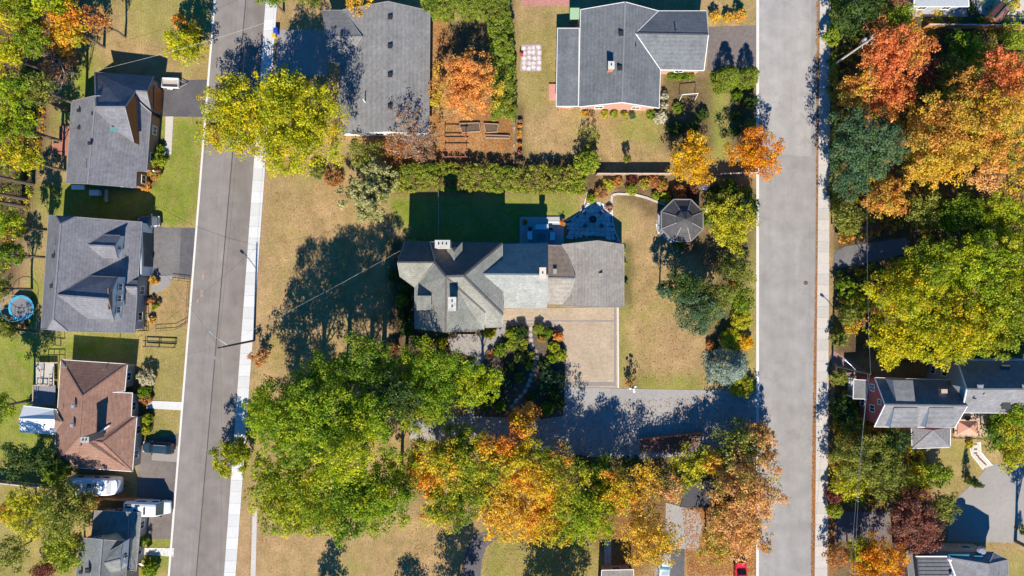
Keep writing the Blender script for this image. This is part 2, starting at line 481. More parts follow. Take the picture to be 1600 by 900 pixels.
def hedge(name, pts, wid, h, pal, label, leaf=.24, dens=1.25, cat='hedge', wob=.14):
    """clipped or loose hedge along a picture polyline; wid in picture units"""
    SEED[0] += 1; rng = np.random.default_rng(SEED[0])
    w = [at(x, y, h * .7) for x, y in pts]
    root = thing(name, label, cat, (w[0].x, w[0].y, 0))
    P = []
    mb = MB()
    for a, b in zip(w, w[1:]):
        L = (b - a).length; hw = wid / 20.0
        n = int(dens * L * hw * 2 * h * 2.2) + 6
        t = rng.random(n); s = rng.random(n) * 2 - 1; zz = rng.random(n)
        edge = rng.random(n)
        zz = np.where(edge < .55, 1 - .08 * rng.random(n), zz)
        s = np.where(edge > .72, np.sign(s) * (1 - .1 * rng.random(n)), s)
        dx = (b - a).normalized(); ny = Vector((-dx.y, dx.x, 0))
        wv = 1 + wob * np.sin(t * L * 1.3 + 2.1) * .5 + wob * np.sin(t * L * .53)*.4
        hv = h * (1 + wob * .5 * np.sin(t * L * .9 + 1) + wob * .3 * np.sin(t * L * 2.3 + s * 2))
        sh = np.where(np.abs(s) > .75, .86, 1.0)
        Q = np.array(a)[None, :2] + np.outer(t * L, np.array((dx.x, dx.y))) + np.outer(s * hw * wv * .88, np.array((ny.x, ny.y)))
        P.append(np.concatenate([Q, (np.maximum(.25, zz * hv * sh * .93))[:, None]], 1))
        for k in range(int(L / 1.1) + 1):
            q = a + dx * (k * 1.1 + .3); mb.tube([(q.x, q.y, 0), (q.x + .05, q.y, h * .7)], [.06, .03], 4)
    P = np.concatenate(P)
    T = tint_clumps(P, G[pal], rng, .45, .8)
    V, C = leaf_quads(P, np.full(len(P), .40), 30, leaf, T, rng)
    V[:, :, 2] = np.maximum(V[:, :, 2], .04)
    mesh_quads('foliage', V, C, M_LEAF, root)
    mb.build('stems', M_BARK, root)
    return root
def inpoly(X, Y, poly):
    ins = np.zeros(X.shape, bool); n = len(poly)
    for i in range(n):
        x1, y1 = poly[i]; x2, y2 = poly[(i + 1) % n]
        if y1 == y2: continue
        c = ((y1 > Y) != (y2 > Y)) & (X < (x2 - x1) * (Y - y1) / (y2 - y1) + x1)
        ins ^= c
    return ins
def scatter(name, polys, n, pal, label, cat, size, zr=(.02, .05), clump=None, flatup=3.0):
    """loose leaves or low growth nobody could count, over picture polygons"""
    SEED[0] += 1; rng = np.random.default_rng(SEED[0])
    pts = []
    for poly, wgt in polys:
        q = np.array(poly, float); lo = q.min(0); hi = q.max(0)
        m = int(n * wgt); got = np.zeros((0, 2))
        while len(got) < m:
            s = lo + rng.random((m * 2, 2)) * (hi - lo)
            got = np.concatenate([got, s[inpoly(s[:, 0], s[:, 1], poly)]])
        pts.append(got[:m])
    p = np.concatenate(pts)
    P = np.stack([(p[:, 0] - 800) / 10, (450 - p[:, 1]) / 10, zr[0] + (zr[1] - zr[0]) * rng.random(len(p))], 1)
    T = tint_clumps(P, G[pal], rng, .4, .3)
    if clump: V, C = leaf_quads(P, clump * (.5 + rng.random(len(P))), 22, size * .85, T, rng, flat=.7)
    else: V, C = leaf_quads(P, np.full(len(P), .01), 1, size, T, rng, up=flatup)
    V[:, :, 2] = np.maximum(V[:, :, 2], .034)
    return tag(mesh_quads(name, V, C, M_LEAF), label, cat, kind='stuff')

# ------------------------------------------------------------------ ground sheet with its own grass, soil and leaf-litter areas
def ground():
    xs = np.concatenate([[-16000, -6000, -2500, -1000, -400], np.arange(-150, 1751, 7.0), [2000, 2600, 4000, 7500, 17600]])
    ys = np.concatenate([[-16000, -6000, -2500, -1000, -400], np.arange(-150, 1051, 7.0), [1300, 1900, 3400, 7000, 16900]])
    X, Y = np.meshgrid(xs, ys)
    lay = {}
    def blur(a, n):
        for _ in range(n):
            a = (a + np.roll(a, 1, 0) + np.roll(a, -1, 0) + np.roll(a, 1, 1) + np.roll(a, -1, 1)) / 5
        return a
    regs = dict(
        green=[([(130, 60), (150, 90), (145, 130), (100, 210), (75, 200)], .75, 4), ([(60, 285), (135, 290), (135, 340), (70, 340), (55, 520), (35, 520), (48, 330)], .9, 2),
               ([(240, 185), (322, 185), (308, 352), (232, 352)], .85, 3), ([(100, 290), (245, 290), (240, 352), (75, 345)], .8, 2),
               ([(-150, 520), (85, 515), (215, 520), (215, 565), (90, 560), (85, 730), (-150, 730)], .8, 3),
               ([(215, 520), (295, 520), (285, 690), (215, 690)], .35, 3), ([(640, 300), (910, 300), (885, 385), (640, 385)], .75, 2),
               ([(608, 310), (652, 305), (655, 372), (620, 350)], .85, 2), ([(962, 378), (985, 378), (985, 500), (962, 500)], .55, 2),
               ([(960, 480), (976, 480), (980, 605), (962, 605)], .5, 2), ([(970, 585), (1100, 590), (1100, 615), (970, 612)], .55, 2),
               ([(806, 40), (880, 30), (868, 120), (860, 170), (815, 180)], .35, 4), ([(965, 180), (1040, 175), (1035, 235), (960, 215)], .6, 4),
               ([(1110, 115), (1140, 120), (1140, 255), (1105, 255)], .7, 2), ([(225, 840), (275, 835), (268, 900), (215, 900)], .8, 2),
               ([(1120, 320), (1190, 300), (1190, 610), (1120, 610)], .35, 3), ([(180, -50), (335, -50), (330, 80), (200, 60)], .45, 5),
               ([(1470, 690), (1530, 690), (1520, 770), (1460, 780)], .3, 3), ([(760, 820), (1000, 830), (1000, 950), (760, 950)], .45, 3),
               ([(1560, 860), (1640, 860), (1640, 950), (1560, 950)], .4, 3), ([(0, 690), (110, 700), (110, 950), (0, 950)], .4, 3)],
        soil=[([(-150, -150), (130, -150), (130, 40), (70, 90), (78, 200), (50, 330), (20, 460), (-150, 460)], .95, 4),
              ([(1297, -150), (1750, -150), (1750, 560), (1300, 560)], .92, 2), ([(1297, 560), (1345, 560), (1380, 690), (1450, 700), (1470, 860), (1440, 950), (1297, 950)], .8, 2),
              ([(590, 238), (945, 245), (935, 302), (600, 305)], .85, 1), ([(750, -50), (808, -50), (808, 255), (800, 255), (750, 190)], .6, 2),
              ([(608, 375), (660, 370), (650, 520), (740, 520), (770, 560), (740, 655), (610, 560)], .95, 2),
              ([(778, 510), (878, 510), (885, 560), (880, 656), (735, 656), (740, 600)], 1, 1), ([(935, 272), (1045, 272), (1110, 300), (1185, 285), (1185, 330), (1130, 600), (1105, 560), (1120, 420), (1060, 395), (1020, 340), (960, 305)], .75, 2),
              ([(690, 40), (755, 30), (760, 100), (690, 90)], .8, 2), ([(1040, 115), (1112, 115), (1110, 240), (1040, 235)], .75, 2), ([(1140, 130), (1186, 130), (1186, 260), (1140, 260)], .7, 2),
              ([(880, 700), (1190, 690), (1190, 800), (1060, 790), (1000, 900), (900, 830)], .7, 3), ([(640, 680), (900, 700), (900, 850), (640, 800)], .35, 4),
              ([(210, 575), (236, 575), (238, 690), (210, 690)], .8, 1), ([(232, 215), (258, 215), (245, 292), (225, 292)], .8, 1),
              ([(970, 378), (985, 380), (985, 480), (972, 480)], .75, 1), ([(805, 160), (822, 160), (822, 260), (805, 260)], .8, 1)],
        litter=[([(560, 190), (800, 165), (805, 250), (560, 250)], .75, 3), ([(672, 0), (700, 0), (695, 215), (672, 215)], .8, 2), ([(1065, 790), (1200, 780), (1230, 900), (1060, 900)], .8, 3),
                ([(900, 780), (1000, 780), (1000, 900), (960, 900)], .6, 3), ([(1296, 640), (1310, 600), (1315, 720), (1300, 900), (1296, 900)], .7, 1),
                ([(1150, 650), (1190, 640), (1190, 720), (1150, 720)], .45, 2), ([(1330, 120), (1600, 120), (1600, 340), (1400, 340)], .35, 4)],
        earth=[([(400, 290), (420, 290), (402, 560), (385, 560), (392, 400)], .8, 2), ([(0, 400), (45, 330), (75, 300), (60, 420), (30, 470)], .6, 4), ([(372, 800), (402, 800), (396, 950), (366, 950)], .75, 2),
               ([(1020, 500), (1110, 510), (1120, 590), (1020, 560)], .35, 5), ([(1270, 245), (1305, 350), (1310, 380), (1296, 390)], .6, 2)])
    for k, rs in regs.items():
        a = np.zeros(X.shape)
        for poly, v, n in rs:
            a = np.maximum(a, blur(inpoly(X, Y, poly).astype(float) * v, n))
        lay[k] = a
    n1, n0 = X.shape
    V = np.stack([(X - 800) / 10, (450 - Y) / 10, np.zeros(X.shape)], 2).reshape(-1, 3)
    I = np.arange(n0 * n1).reshape(n1, n0)
    F = np.stack([I[1:, :-1], I[1:, 1:], I[:-1, 1:], I[:-1, :-1]], 2).reshape(-1, 4)
    me = bpy.data.meshes.new('ground')
    me.from_pydata(V.tolist(), [], F.tolist())
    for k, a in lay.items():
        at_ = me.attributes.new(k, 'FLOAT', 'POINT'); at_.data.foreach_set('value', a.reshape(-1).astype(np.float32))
    m = bpy.data.materials.new('lawn'); m.use_nodes = True
    t = m.node_tree; b = t.nodes['Principled BSDF']; b.inputs['Roughness'].default_value = .95; b.inputs['Specular IOR Level'].default_value = .1
    tc = nd(t, 'ShaderNodeTexCoord')
    def noise(s, det=5.0, rough=.65, st=None):
        n = nd(t, 'ShaderNodeTexNoise', i_Scale=s, i_Detail=det, i_Roughness=rough)
        if st:
            mp = nd(t, 'ShaderNodeMapping'); mp.inputs['Scale'].default_value = st
            t.links.new(tc.outputs['Object'], mp.inputs[0]); t.links.new(mp.outputs[0], n.inputs['Vector'])
        else: t.links.new(tc.outputs['Object'], n.inputs['Vector'])
        return n.outputs[0]
    def rng_(x, a, b_, c, d):
        r = nd(t, 'ShaderNodeMapRange'); t.links.new(x, r.inputs[0])
        for i, v in enumerate((a, b_, c, d)): r.inputs[i + 1].default_value = v
        return r.outputs[0]
    def mix(f, a, b_, blend='MIX'):
        n = nd(t, 'ShaderNodeMix', data_type='RGBA', blend_type=blend)
        for i, v in ((0, f), (6, a), (7, b_)):
            if isinstance(v, tuple): n.inputs[i].default_value = (*v, 1)
            elif isinstance(v, float): n.inputs[i].default_value = v
            else: t.links.new(v, n.inputs[i])
        return n.outputs[2]
    def attr(nm): return nd(t, 'ShaderNodeAttribute', attribute_name=nm).outputs['Fac']
    def mth(op, a, b_):
        n = nd(t, 'ShaderNodeMath', operation=op, use_clamp=True)
        for i, v in ((0, a), (1, b_)):
            if isinstance(v, float): n.inputs[i].default_value = v
            else: t.links.new(v, n.inputs[i])
        return n.outputs[0]
    big = rng_(noise(.09), .35, .65, 0, 1); mid = rng_(noise(.55), .3, .7, 0, 1); fine = rng_(noise(3.2, 6, .8), .3, .7, 0, 1)
    tan = mix(big, (.43, .272, .14), (.35, .24, .115))
    tan = mix(mth('MULTIPLY', mid, .6), tan, (.20, .16, .055))
    tan = mix(rng_(noise(1.7, 4, .7, (1, .35, 1)), .52, .75, 0, .5), tan, (.17, .12, .055))
    grn = mix(mid, (.125, .185, .018), (.215, .235, .034))
    gf = mth('ADD', attr('green'), rng_(noise(.13), .5, .72, 0, .4))
    gf = mth('MULTIPLY', gf, rng_(noise(.8), .25, .6, .45, 1.15))
    c = mix(gf, tan, grn)
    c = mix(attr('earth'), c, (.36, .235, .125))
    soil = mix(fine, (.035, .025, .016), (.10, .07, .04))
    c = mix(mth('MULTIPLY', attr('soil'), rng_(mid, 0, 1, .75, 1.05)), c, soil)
    lit = mix(fine, (.22, .085, .03), (.42, .19, .06))
    c = mix(mth('MULTIPLY', attr('litter'), rng_(noise(1.1), .3, .62, 0, 1.1)), c, lit)
    c = mix(1.0, c, rng_(noise(6.0, 5, .85, (1, .55, 1)), .28, .72, .45, 1.55), 'MULTIPLY')
    wv = nd(t, 'ShaderNodeTexWave', bands_direction='X', i_Scale=.7, i_Distortion=9.0, i_Detail=3.0); t.links.new(tc.outputs['Object'], wv.inputs['Vector'])      # mower lines
    c = mix(1.0, c, rng_(wv.outputs['Fac'], 0, 1, .965, 1.03), 'MULTIPLY')
    c = mix(1.0, c, rng_(noise(.3, 7, .78, (1, .6, 1)), .3, .7, .72, 1.2), 'MULTIPLY')
    t.links.new(c, b.inputs['Base Color'])
    bp = nd(t, 'ShaderNodeBump', i_Strength=.5, i_Distance=.08); t.links.new(fine, bp.inputs['Height']); t.links.new(bp.outputs[0], b.inputs['Normal'])
    me.materials.append(m); me.update()
    o = bpy.data.objects.new('ground', me); col.objects.link(o)
    tag(o, 'dry tan and green lawns between the houses', 'ground', kind='structure')
ground()

def flat(name, px, z, m, label, cat, z0=-.06, parent=None):
    o = MB().prism([tuple(at(x, y))[:2] for x, y in px], z0, z).build(name, m, parent)
    if parent is None: tag(o, label, cat, kind='structure')
    return o
def ribbon(px, wid):
    """closed outline of a strip of width wid (picture units) along a polyline"""
    L, Rr = [], []
    for i, p in enumerate(px):
        a = Vector(px[max(i - 1, 0)]); b = Vector(px[min(i + 1, len(px) - 1)]); d = (b - a).normalized(); n = Vector((-d.y, d.x)) * wid / 2
        L.append((p[0] + n.x, p[1] + n.y)); Rr.append((p[0] - n.x, p[1] - n.y))
    return L + Rr[::-1]

def road_mat(name, c, c2, streak=(1.0, .07, 1), rough=.9):
    if name in MATS: return MATS[name]
    m = mat(name, c, rough=rough, var=.09, scale=.45, c2=c2, big=.12, spec=.2, stretch=streak, fine=(.5, .09))
    def cracks(t, tc):
        n = nd(t, 'ShaderNodeTexNoise', i_Scale=.5, i_Detail=5.0); t.links.new(tc.outputs['Object'], n.inputs['Vector'])
        mv = nd(t, 'ShaderNodeMix', data_type='RGBA', blend_type='LINEAR_LIGHT'); mv.inputs[0].default_value = .35
        mp = nd(t, 'ShaderNodeMapping'); mp.inputs['Scale'].default_value = (.16, .09, .1); t.links.new(tc.outputs['Object'], mp.inputs[0])
        t.links.new(mp.outputs[0], mv.inputs[6]); t.links.new(n.outputs['Color'], mv.inputs[7])
        v = nd(t, 'ShaderNodeTexVoronoi', feature='DISTANCE_TO_EDGE', i_Scale=1.0); t.links.new(mv.outputs[2], v.inputs['Vector'])
        return ramp(t, v.outputs['Distance'], .003, .016, .90, 1.0)
    def stains(t, tc):
        n = nd(t, 'ShaderNodeTexNoise', i_Scale=.33, i_Detail=7.0, i_Roughness=.7); t.links.new(tc.outputs['Object'], n.inputs['Vector'])
        return ramp(t, n.outputs[0], .3, .7, .90, 1.08)
    return after(after(m, cracks), stains)
M_ROADL = road_mat('worn_asphalt', (.225, .203, .19), (.196, .175, .162))
M_ROADL2 = road_mat('worn_asphalt_dark', (.20, .175, .158), (.175, .152, .137))
M_ROADR = road_mat('pale_asphalt', (.285, .27, .258), (.25, .238, .228))
M_ROADR2 = road_mat('pale_asphalt_patch', (.33, .315, .30), (.295, .28, .268))
M_DRIVE = mat('asphalt_drive', (.105, .10, .105), var=.14, scale=1.5, c2=(.075, .073, .08), big=.3, fine=(6, .12))
M_DRIVE2 = mat('grey_drive', (.16, .15, .15), var=.14, scale=1.5, c2=(.125, .118, .118), big=.25, fine=(6, .12))
M_TAR = mat('tar_seam', (.07, .062, .058), var=.2)
M_KERB = mat('kerb_concrete', (.55, .53, .49), var=.12, scale=5)

# west road: two lanes, a seam, kerbs and a slab sidewalk
def xl(y): return 337.5 - .0797 * y      # west edge
def xr(y): return 415.5 - .0725 * y      # east edge
def xm(y): return 384.0 - .0860 * y      # lane seam
Y0, Y1 = -500, 1400
flat('road', [(xl(Y0), Y0), (xm(Y0), Y0), (xm(Y1), Y1), (xl(Y1), Y1)], .012, M_ROADL, 'west street, pale worn asphalt lane beside the driveways', 'road')
flat('road', [(xm(Y0), Y0), (xr(Y0), Y0), (xr(Y1), Y1), (xm(Y1), Y1)], .012, M_ROADL2, 'west street, browner asphalt lane beside the sidewalk', 'road')
flat('seam_line', ribbon([(xm(Y0), Y0), (xm(Y1), Y1)], 1.6), .016, M_TAR, 'dark tar seam along the middle of the west street', 'seam', z0=.005)
for dx, w in ((27, .5), (35, .7), (58, .6)):
    flat('seam_line', ribbon([(xl(Y0) + dx, Y0), (xl(Y1) + dx * .93, Y1)], w), .0155, MATS['worn_asphalt_dark'], 'faint paving seam on the west street, %s' % {27: 'closest to the driveways', 35: 'just west of the dark seam', 58: 'closest to the sidewalk'}[dx], 'seam', z0=.005)
flat('kerb', [(xl(Y0) - 3.2, Y0), (xl(Y0), Y0), (xl(Y1), Y1), (xl(Y1) - 3.2, Y1)], .11, M_KERB, 'thin white concrete kerb along the driveways', 'kerb')
M_PAINT = mat('orange_survey_paint', (.33, .21, .145), var=.35, scale=2.5, c2=(.24, .20, .175), big=.8)
for k, (x, y, w, l) in enumerate([(316, 430, 4, 16), (313, 458, 5, 13), (308, 470, 3, 8)]):
    flat('survey_paint_mark', [(x, y - l / 2), (x + w, y - l / 2 + 2), (x + w - 1, y + l / 2), (x - 1, y + l / 2 - 1)], .0175, M_PAINT,
         ['long orange survey paint mark on the west street', 'middle orange survey paint mark on the west street', 'small orange survey paint mark by the west kerb'][k], 'paint mark', z0=.006)
def sidewalk(label, f0, f1, y0, y1, step, z, m, mbase):
    p = [(f0(y0), y0), (f1(y0), y0), (f1(y1), y1), (f0(y1), y1)]
    o = flat('sidewalk', p, z - .02, mbase, label, 'sidewalk')
    n = int((y1 - y0) / step)
    for i in range(n):
        a = y0 + i * step + .12; b = y0 + (i + 1) * step - .12
        q = [(f0(a) + .15, a), (f1(a) - .15, a), (f1(b) - .15, b), (f0(b) + .15, b)]
        dz = R.uniform(-.004, .006)
        MB().prism([tuple(at(x, y))[:2] for x, y in q], z - .05, z + dz).build('slab', m[i * 7 % len(m)], o)
    return o
MS = [mat('sidewalk_concrete_%s' % n, c, var=.07, scale=3, big=.25, fine=(9, .06)) for n, c in (('pale', (.50, .50, .49)), ('mid', (.53, .53, .52)), ('cream', (.475, .475, .46)))]
M_JOINT = mat('joint', (.27, .26, .24), var=.2)
sidewalk('pale concrete sidewalk of square slabs beside the dry front lawn', lambda y: xr(y) + .0, lambda y: xr(y) + 18.3, -150, 1050, 18.0, .12, MS, M_JOINT)
# east road
def er(y): return 1280.5 - .009 * y
def el(y): return 1185.0 if y > 0 else 1187.0
flat('road', [(1186, -500), (er(-500), -500), (er(1400), 1400), (1185, 1400)], .012, M_ROADR, 'east street, wide pale grey asphalt', 'road')
flat('road_patch', [(1186, -500), (1267, -500), (1268, 245), (1184.5, 238)], .016, M_ROADR2, 'newer paler asphalt patch on the north part of the east street', 'road patch', z0=.004)
flat('kerb', [(1181.5, -500), (1186, -500), (1185, 1400), (1181, 1400)], .10, M_KERB, 'low concrete kerb along the west edge of the east street', 'kerb')
flat('gutter', [(er(-500) - 3, -500), (er(-500), -500), (er(1400), 1400), (er(1400) - 3, 1400)], .017, mat('leafy_gutter', (.27, .15, .08), c2=(.18, .14, .11), var=.3, scale=1.2, big=.3), 'narrow gutter strip full of fallen leaves', 'gutter', z0=.004)
MS2 = [mat('east_walk_%s' % n, c, var=.09, scale=3, big=.25, fine=(9, .08)) for n, c in (('pale', (.43, .40, .37)), ('mid', (.39, .365, .335)), ('warm', (.45, .41, .37)))]
sidewalk('beige concrete sidewalk of square slabs along the autumn wood', lambda y: er(y), lambda y: er(y) + 17.0 + .003 * y, -150, 1050, 17.0, .12, MS2, M_JOINT)
M_IRON = mat('cast_iron', (.10, .07, .06), rough=.6, var=.3)
for x, y, s, l in ((1259, 442, 3.4, 'round rusty manhole cover on the east street'), (336, 559, 2.6, 'small pale round cover on the west street')):
    c = at(x, y)
    tag(MB().lathe([(s / 10, .0), (s / 10, .022), (s / 10 * .8, .026), (s / 10 * .75, .022), (0.02, .022)], 18, c).build('manhole_cover', M_IRON if x > 800 else M_ROADL, None), l, 'manhole cover')

# driveways and paths
flat('driveway', [(257, 125), (327.5, 125), (322.5, 183), (254, 182)], .024, M_DRIVE, 'dark asphalt driveway with the utility trailer', 'driveway')
flat('driveway', [(238, 350), (246, 351), (256, 356), (309, 356), (302.5, 437), (283, 432), (233, 432)], .024, M_DRIVE2, 'grey asphalt driveway before the white garage', 'driveway')
flat('driveway', [(283, 357), (309, 357), (302.7, 435), (280, 433)], .028, M_DRIVE, 'darker asphalt apron of the grey driveway', 'driveway', z0=.01)
flat('driveway', [(216, 690), (283, 677), (270.5, 842), (212, 842)], .024, mat('brown_drive', (.17, .145, .13), c2=(.12, .10, .092), var=.15, scale=1.5, big=.2), 'brownish driveway with the camper van and dark car', 'driveway')
flat('parking_slab', [(238, 697), (280, 697), (278, 722), (237, 719)], .03, mat('slab_grey', (.25, .225, .205), var=.1), 'pale parking slab beside the dark car', 'slab', z0=.01)
flat('path', [(230, 626), (286.5, 628), (285.5, 641), (229, 638)], .05, MS[0], 'short concrete walk to the brown roofed house', 'path')
flat('path', [(259, 182), (271, 182), (268, 242), (257, 240)], .05, MS2[0], 'concrete front walk of the rust gabled house', 'path')
flat('path', [(226, 856), (272, 856), (271.5, 870), (225, 866)], .05, mat('rubble_stone', (.42, .40, .37), var=.45, scale=2.2), 'rough stone path to the corner house', 'path')
# curved landing of house B
arc = [(238, 432), (272, 430), (268, 441), (260, 449), (250, 456), (236, 458)]
flat('landing', arc, .05, mat('landing_grey', (.23, .22, .215), var=.1), 'curved grey landing beside the arched porch', 'landing')
M_PAVER = bricks(mat('tan_pavers', (.41, .325, .235), var=.12, scale=3, c2=(.35, .275, .195), big=.3, fine=(1.2, .08)), .42, .21, .8)
M_PBORD = mat('grey_pavers', (.21, .19, .18), var=.18, scale=5)
court = flat('driveway', [(784, 482), (966, 480), (966.5, 606), (881, 604), (884, 555), (880, 530), (872, 511), (784, 509)], .03, M_PAVER, 'tan paver forecourt before the garage of the middle house', 'driveway')
for p in ([(785, 502), (868, 502), (960, 501)], ):
    flat('paver_border', ribbon([(785, 501.5), (961, 501.5)], 2.4), .036, M_PBORD, '', '', z0=.01, parent=court)
flat('paver_border', ribbon([(961, 481), (961, 604)], 3), .037, M_PBORD, '', '', z0=.01, parent=court)
flat('paver_border', ribbon([(884, 600), (960, 600)], 6), .038, M_PBORD, '', '', z0=.01, parent=court)
flat('paver_border', ribbon([(785, 507), (866, 507), (876, 517), (881, 532)], 4), .039, M_PBORD, '', '', z0=.01, parent=court)
flat('edging', ribbon([(965.5, 480), (966, 606)], 2.2), .05, M_KERB, '', '', z0=.0, parent=court)
flat('driveway', [(881, 604.5), (966, 607), (1184, 611), (1184, 702), (1100, 712), (1000, 716), (890, 713), (780, 690), (640, 688), (640, 653), (735, 650), (845, 655), (880, 650)], .024,
     mat('long_drive_asphalt', (.30, .285, .27), c2=(.26, .25, .24), var=.12, scale=1.5, big=.2, fine=(6, .1)), 'long grey asphalt drive in the shade of the maples', 'driveway')
flat('path', ribbon([(790, 507), (781, 520), (770, 537), (752, 556), (740, 575), (737, 610), (735, 652)], 13), .045, mat('grey_stone_walk', (.24, .22, .205), var=.3, scale=2.5), 'curving stone walk to the front door of the middle house', 'path')
flat('path', [(700, 530), (752, 522), (772, 536), (750, 560), (705, 548)], .04, MATS['grey_stone_walk'], 'grey stone front court below the slate roof', 'path')
flat('garden_bed', [(791, 512), (864, 511), (873, 517), (878, 532), (884, 560), (880, 650), (846, 654), (744, 650), (745, 600), (762, 560), (785, 530)], .03, mat('bed_soil', (.075, .055, .038), c2=(.12, .085, .055), var=.5, scale=3), 'dark planted garden bed beside the paver forecourt', 'garden bed')
M_STONEP = mat('bed_path_stone', (.33, .29, .27), var=.3, scale=3)
gp = flat('path', ribbon([(829, 512), (831, 540), (838, 560), (832, 585), (820, 612), (797, 640)], 5), .04, mat('bed_gravel', (.16, .14, .13), var=.4, scale=4), 'narrow stepping stone path winding through the garden bed', 'path', z0=.01)
pp = [(829, 514), (830, 523), (830, 532), (832, 541), (836, 549), (838, 558), (837, 567), (834, 576), (831, 585), (828, 594), (824, 602), (820, 611), (813, 619), (806, 627), (800, 635)]
for x, y in pp:
    c = at(x + R.uniform(-1, 1), y); n = 7
    MB().prism([(c.x + math.cos(k * 6.283 / n + x) * R.uniform(.26, .42), c.y + math.sin(k * 6.283 / n + x) * R.uniform(.26, .42)) for k in range(n)], .02, .075).build('stone', M_STONEP, gp)
# back terrace and flagstone patio
flat('terrace', [(812, 341), (815, 339), (878, 339), (881, 342), (881, 384), (812, 384)], .22, mat('terrace_stone', (.34, .34, .34), var=.15, scale=2), 'raised stone terrace with the garden sofa', 'terrace')
flat('terrace_edge', ribbon([(856, 347.3), (876, 347.3)], 2), .30, M_WHITE, 'low white step edge on the terrace', 'edging', z0=.2)
patio = [(884, 345), (895, 341), (905, 333), (912, 322), (917, 316), (935, 315), (952, 321), (956, 330), (957, 345), (961, 362), (968, 379), (940, 372), (915, 371), (884, 376)]
po = flat('patio', patio, .035, mat('patio_mortar', (.12, .12, .12), var=.2), 'flagstone patio behind the garage', 'patio')
ms = [mat('flagstone_%s' % n, c, var=.2, scale=2.5) for n, c in (('grey', (.46, .46, .46)), ('pale', (.56, .55, .53)), ('dark', (.28, .28, .30)))]
gx = np.arange(880, 972, 8.0); gy = np.arange(312, 384, 7.0)
J = {(i, j): (x + (3 if j % 2 else 0) + R.uniform(-2.2, 2.2), y + R.uniform(-1.9, 1.9)) for i, x in enumerate(gx) for j, y in enumerate(gy)}
for i in range(len(gx) - 1):
    for j in range(len(gy) - 1):
        q = [J[i, j], J[i + 1, j], J[i + 1, j + 1], J[i, j + 1]]
        cx = sum(a for a, b in q) / 4; cy = sum(b for a, b in q) / 4
        if inpoly(np.array(cx), np.array(cy), patio):
            def pull(a, b):          # cut the stone back to the patio's edge
                for f in (.93, .8, .65, .5, .35, .2):
                    if inpoly(np.array(cx + (a - cx) * f), np.array(cy + (b - cy) * f), patio): return (cx + (a - cx) * f, cy + (b - cy) * f)
                return (cx, cy)
            q = [pull(a, b) for a, b in q]
            MB().prism([tuple(at(a, b))[:2] for a, b in q], .02, .055 + R.uniform(0, .01)).build('flagstone', ms[2] if math.hypot(cx - 926, cy - 343) < 6 else ms[R.choice((0, 0, 1, 0))], po)
def edge_line(name, pts, w, z, m, label, cat='edging'):
    mb = MB()
    for a, b in zip(pts, pts[1:]): mb.beam(at(*a) + Vector((0, 0, z / 2)), at(*b) + Vector((0, 0, z / 2)), w, z)
    return tag(mb.build(name, m), label, cat)
edge_line('patio_edging', [(884, 345), (895, 341), (905, 333), (912, 322), (918, 300)], .18, .1, M_KERB, 'curved pale edging on the lawn side of the flagstone patio')
edge_line('patio_edging', [(956, 318), (957, 345), (961, 362), (969, 380)], .18, .1, M_KERB, 'curved pale edging on the garden side of the flagstone patio')
edge_line('bed_edging', [(955, 318), (956, 305), (965, 303), (990, 304), (1010, 309), (1030, 317), (1040, 321)], .32, .16, mat('bed_stone', (.45, .40, .35), var=.25), 'low stone edging between dry lawn and autumn flower bed')
flat('brick_pad', [(1000, 686), (1095, 676), (1090, 700), (1045, 708), (1000, 706)], .034, mat('brick_pavers', (.17, .10, .085), c2=(.13, .085, .075), var=.4, scale=4), 'brick paved pad behind the low wooden wall', 'pad')
# bits at the south side
flat('driveway', [(1040, 785), (1065, 792), (1092, 800), (1100, 826), (1090, 860), (1046, 857), (1043, 905), (1020, 905), (1040, 850)], .03, MATS['long_drive_asphalt'], 'pale drive south of the maples, strewn with leaves', 'driveway')
flat('driveway', [(1046, 857), (1070, 857), (1068, 960), (1022, 960), (1030, 870)], .034, M_DRIVE, 'dark drive under the parked teal car', 'driveway')
flat('driveway', [(722, 900), (728, 860), (745, 835), (775, 826), (778, 840), (760, 855), (752, 880), (748, 960), (722, 960)], .03, M_DRIVE, 'dark curving path on the south lawn', 'driveway')
wk = flat('path', ribbon([(950, 846), (949, 890)], 11), .03, M_JOINT, 'square slab walk south of the maples', 'path')
for k in range(8):
    for s in (-1, 1):
        c = at(949.6 + s * 2.7, 849 + k * 5.3); MB().box((c.x, c.y, .03), (.48, .48, .05)).build('slab', MS2[k % 3], wk)
flat('path', [(395, 795), (402, 795), (398, 960), (390, 960)], .05, MS2[0], 'narrow concrete strip on the south lawn', 'path')
flat('driveway', [(1303, 395), (1320, 385), (1416, 371), (1420, 395), (1350, 412), (1303, 420)], .024, M_DRIVE2, 'shaded side drive leading into the autumn wood', 'driveway')
flat('driveway', [(1545, 725), (1700, 725), (1700, 850), (1480, 846), (1488, 785), (1530, 745)], .024, mat('grey_court', (.30, .275, .25), c2=(.26, .24, .22), var=.1, scale=1.5), 'wide grey parking court in the south east', 'driveway')
flat('path', [(1297, 545), (1345, 573), (1370, 592), (1300, 592)], .04, mat('red_pavers', (.28, .16, .13), var=.25, scale=3), 'reddish paved walk to the red brick house', 'path')
flat('driveway', [(436, 46), (510, 46), (512, 118), (428, 118)], .024, mat('t1_drive', (.28, .26, .25), c2=(.22, .205, .2), var=.12), 'shaded driveway of the wide grey roofed house', 'driveway')
flat('driveway', [(1107, 42), (1184, 40), (1184, 105), (1150, 112), (1105, 112)], .024, mat('gravel_drive', (.17, .145, .135), c2=(.13, .11, .10), var=.25, scale=2), 'gravelly drive beside the two clipped cedars', 'driveway')
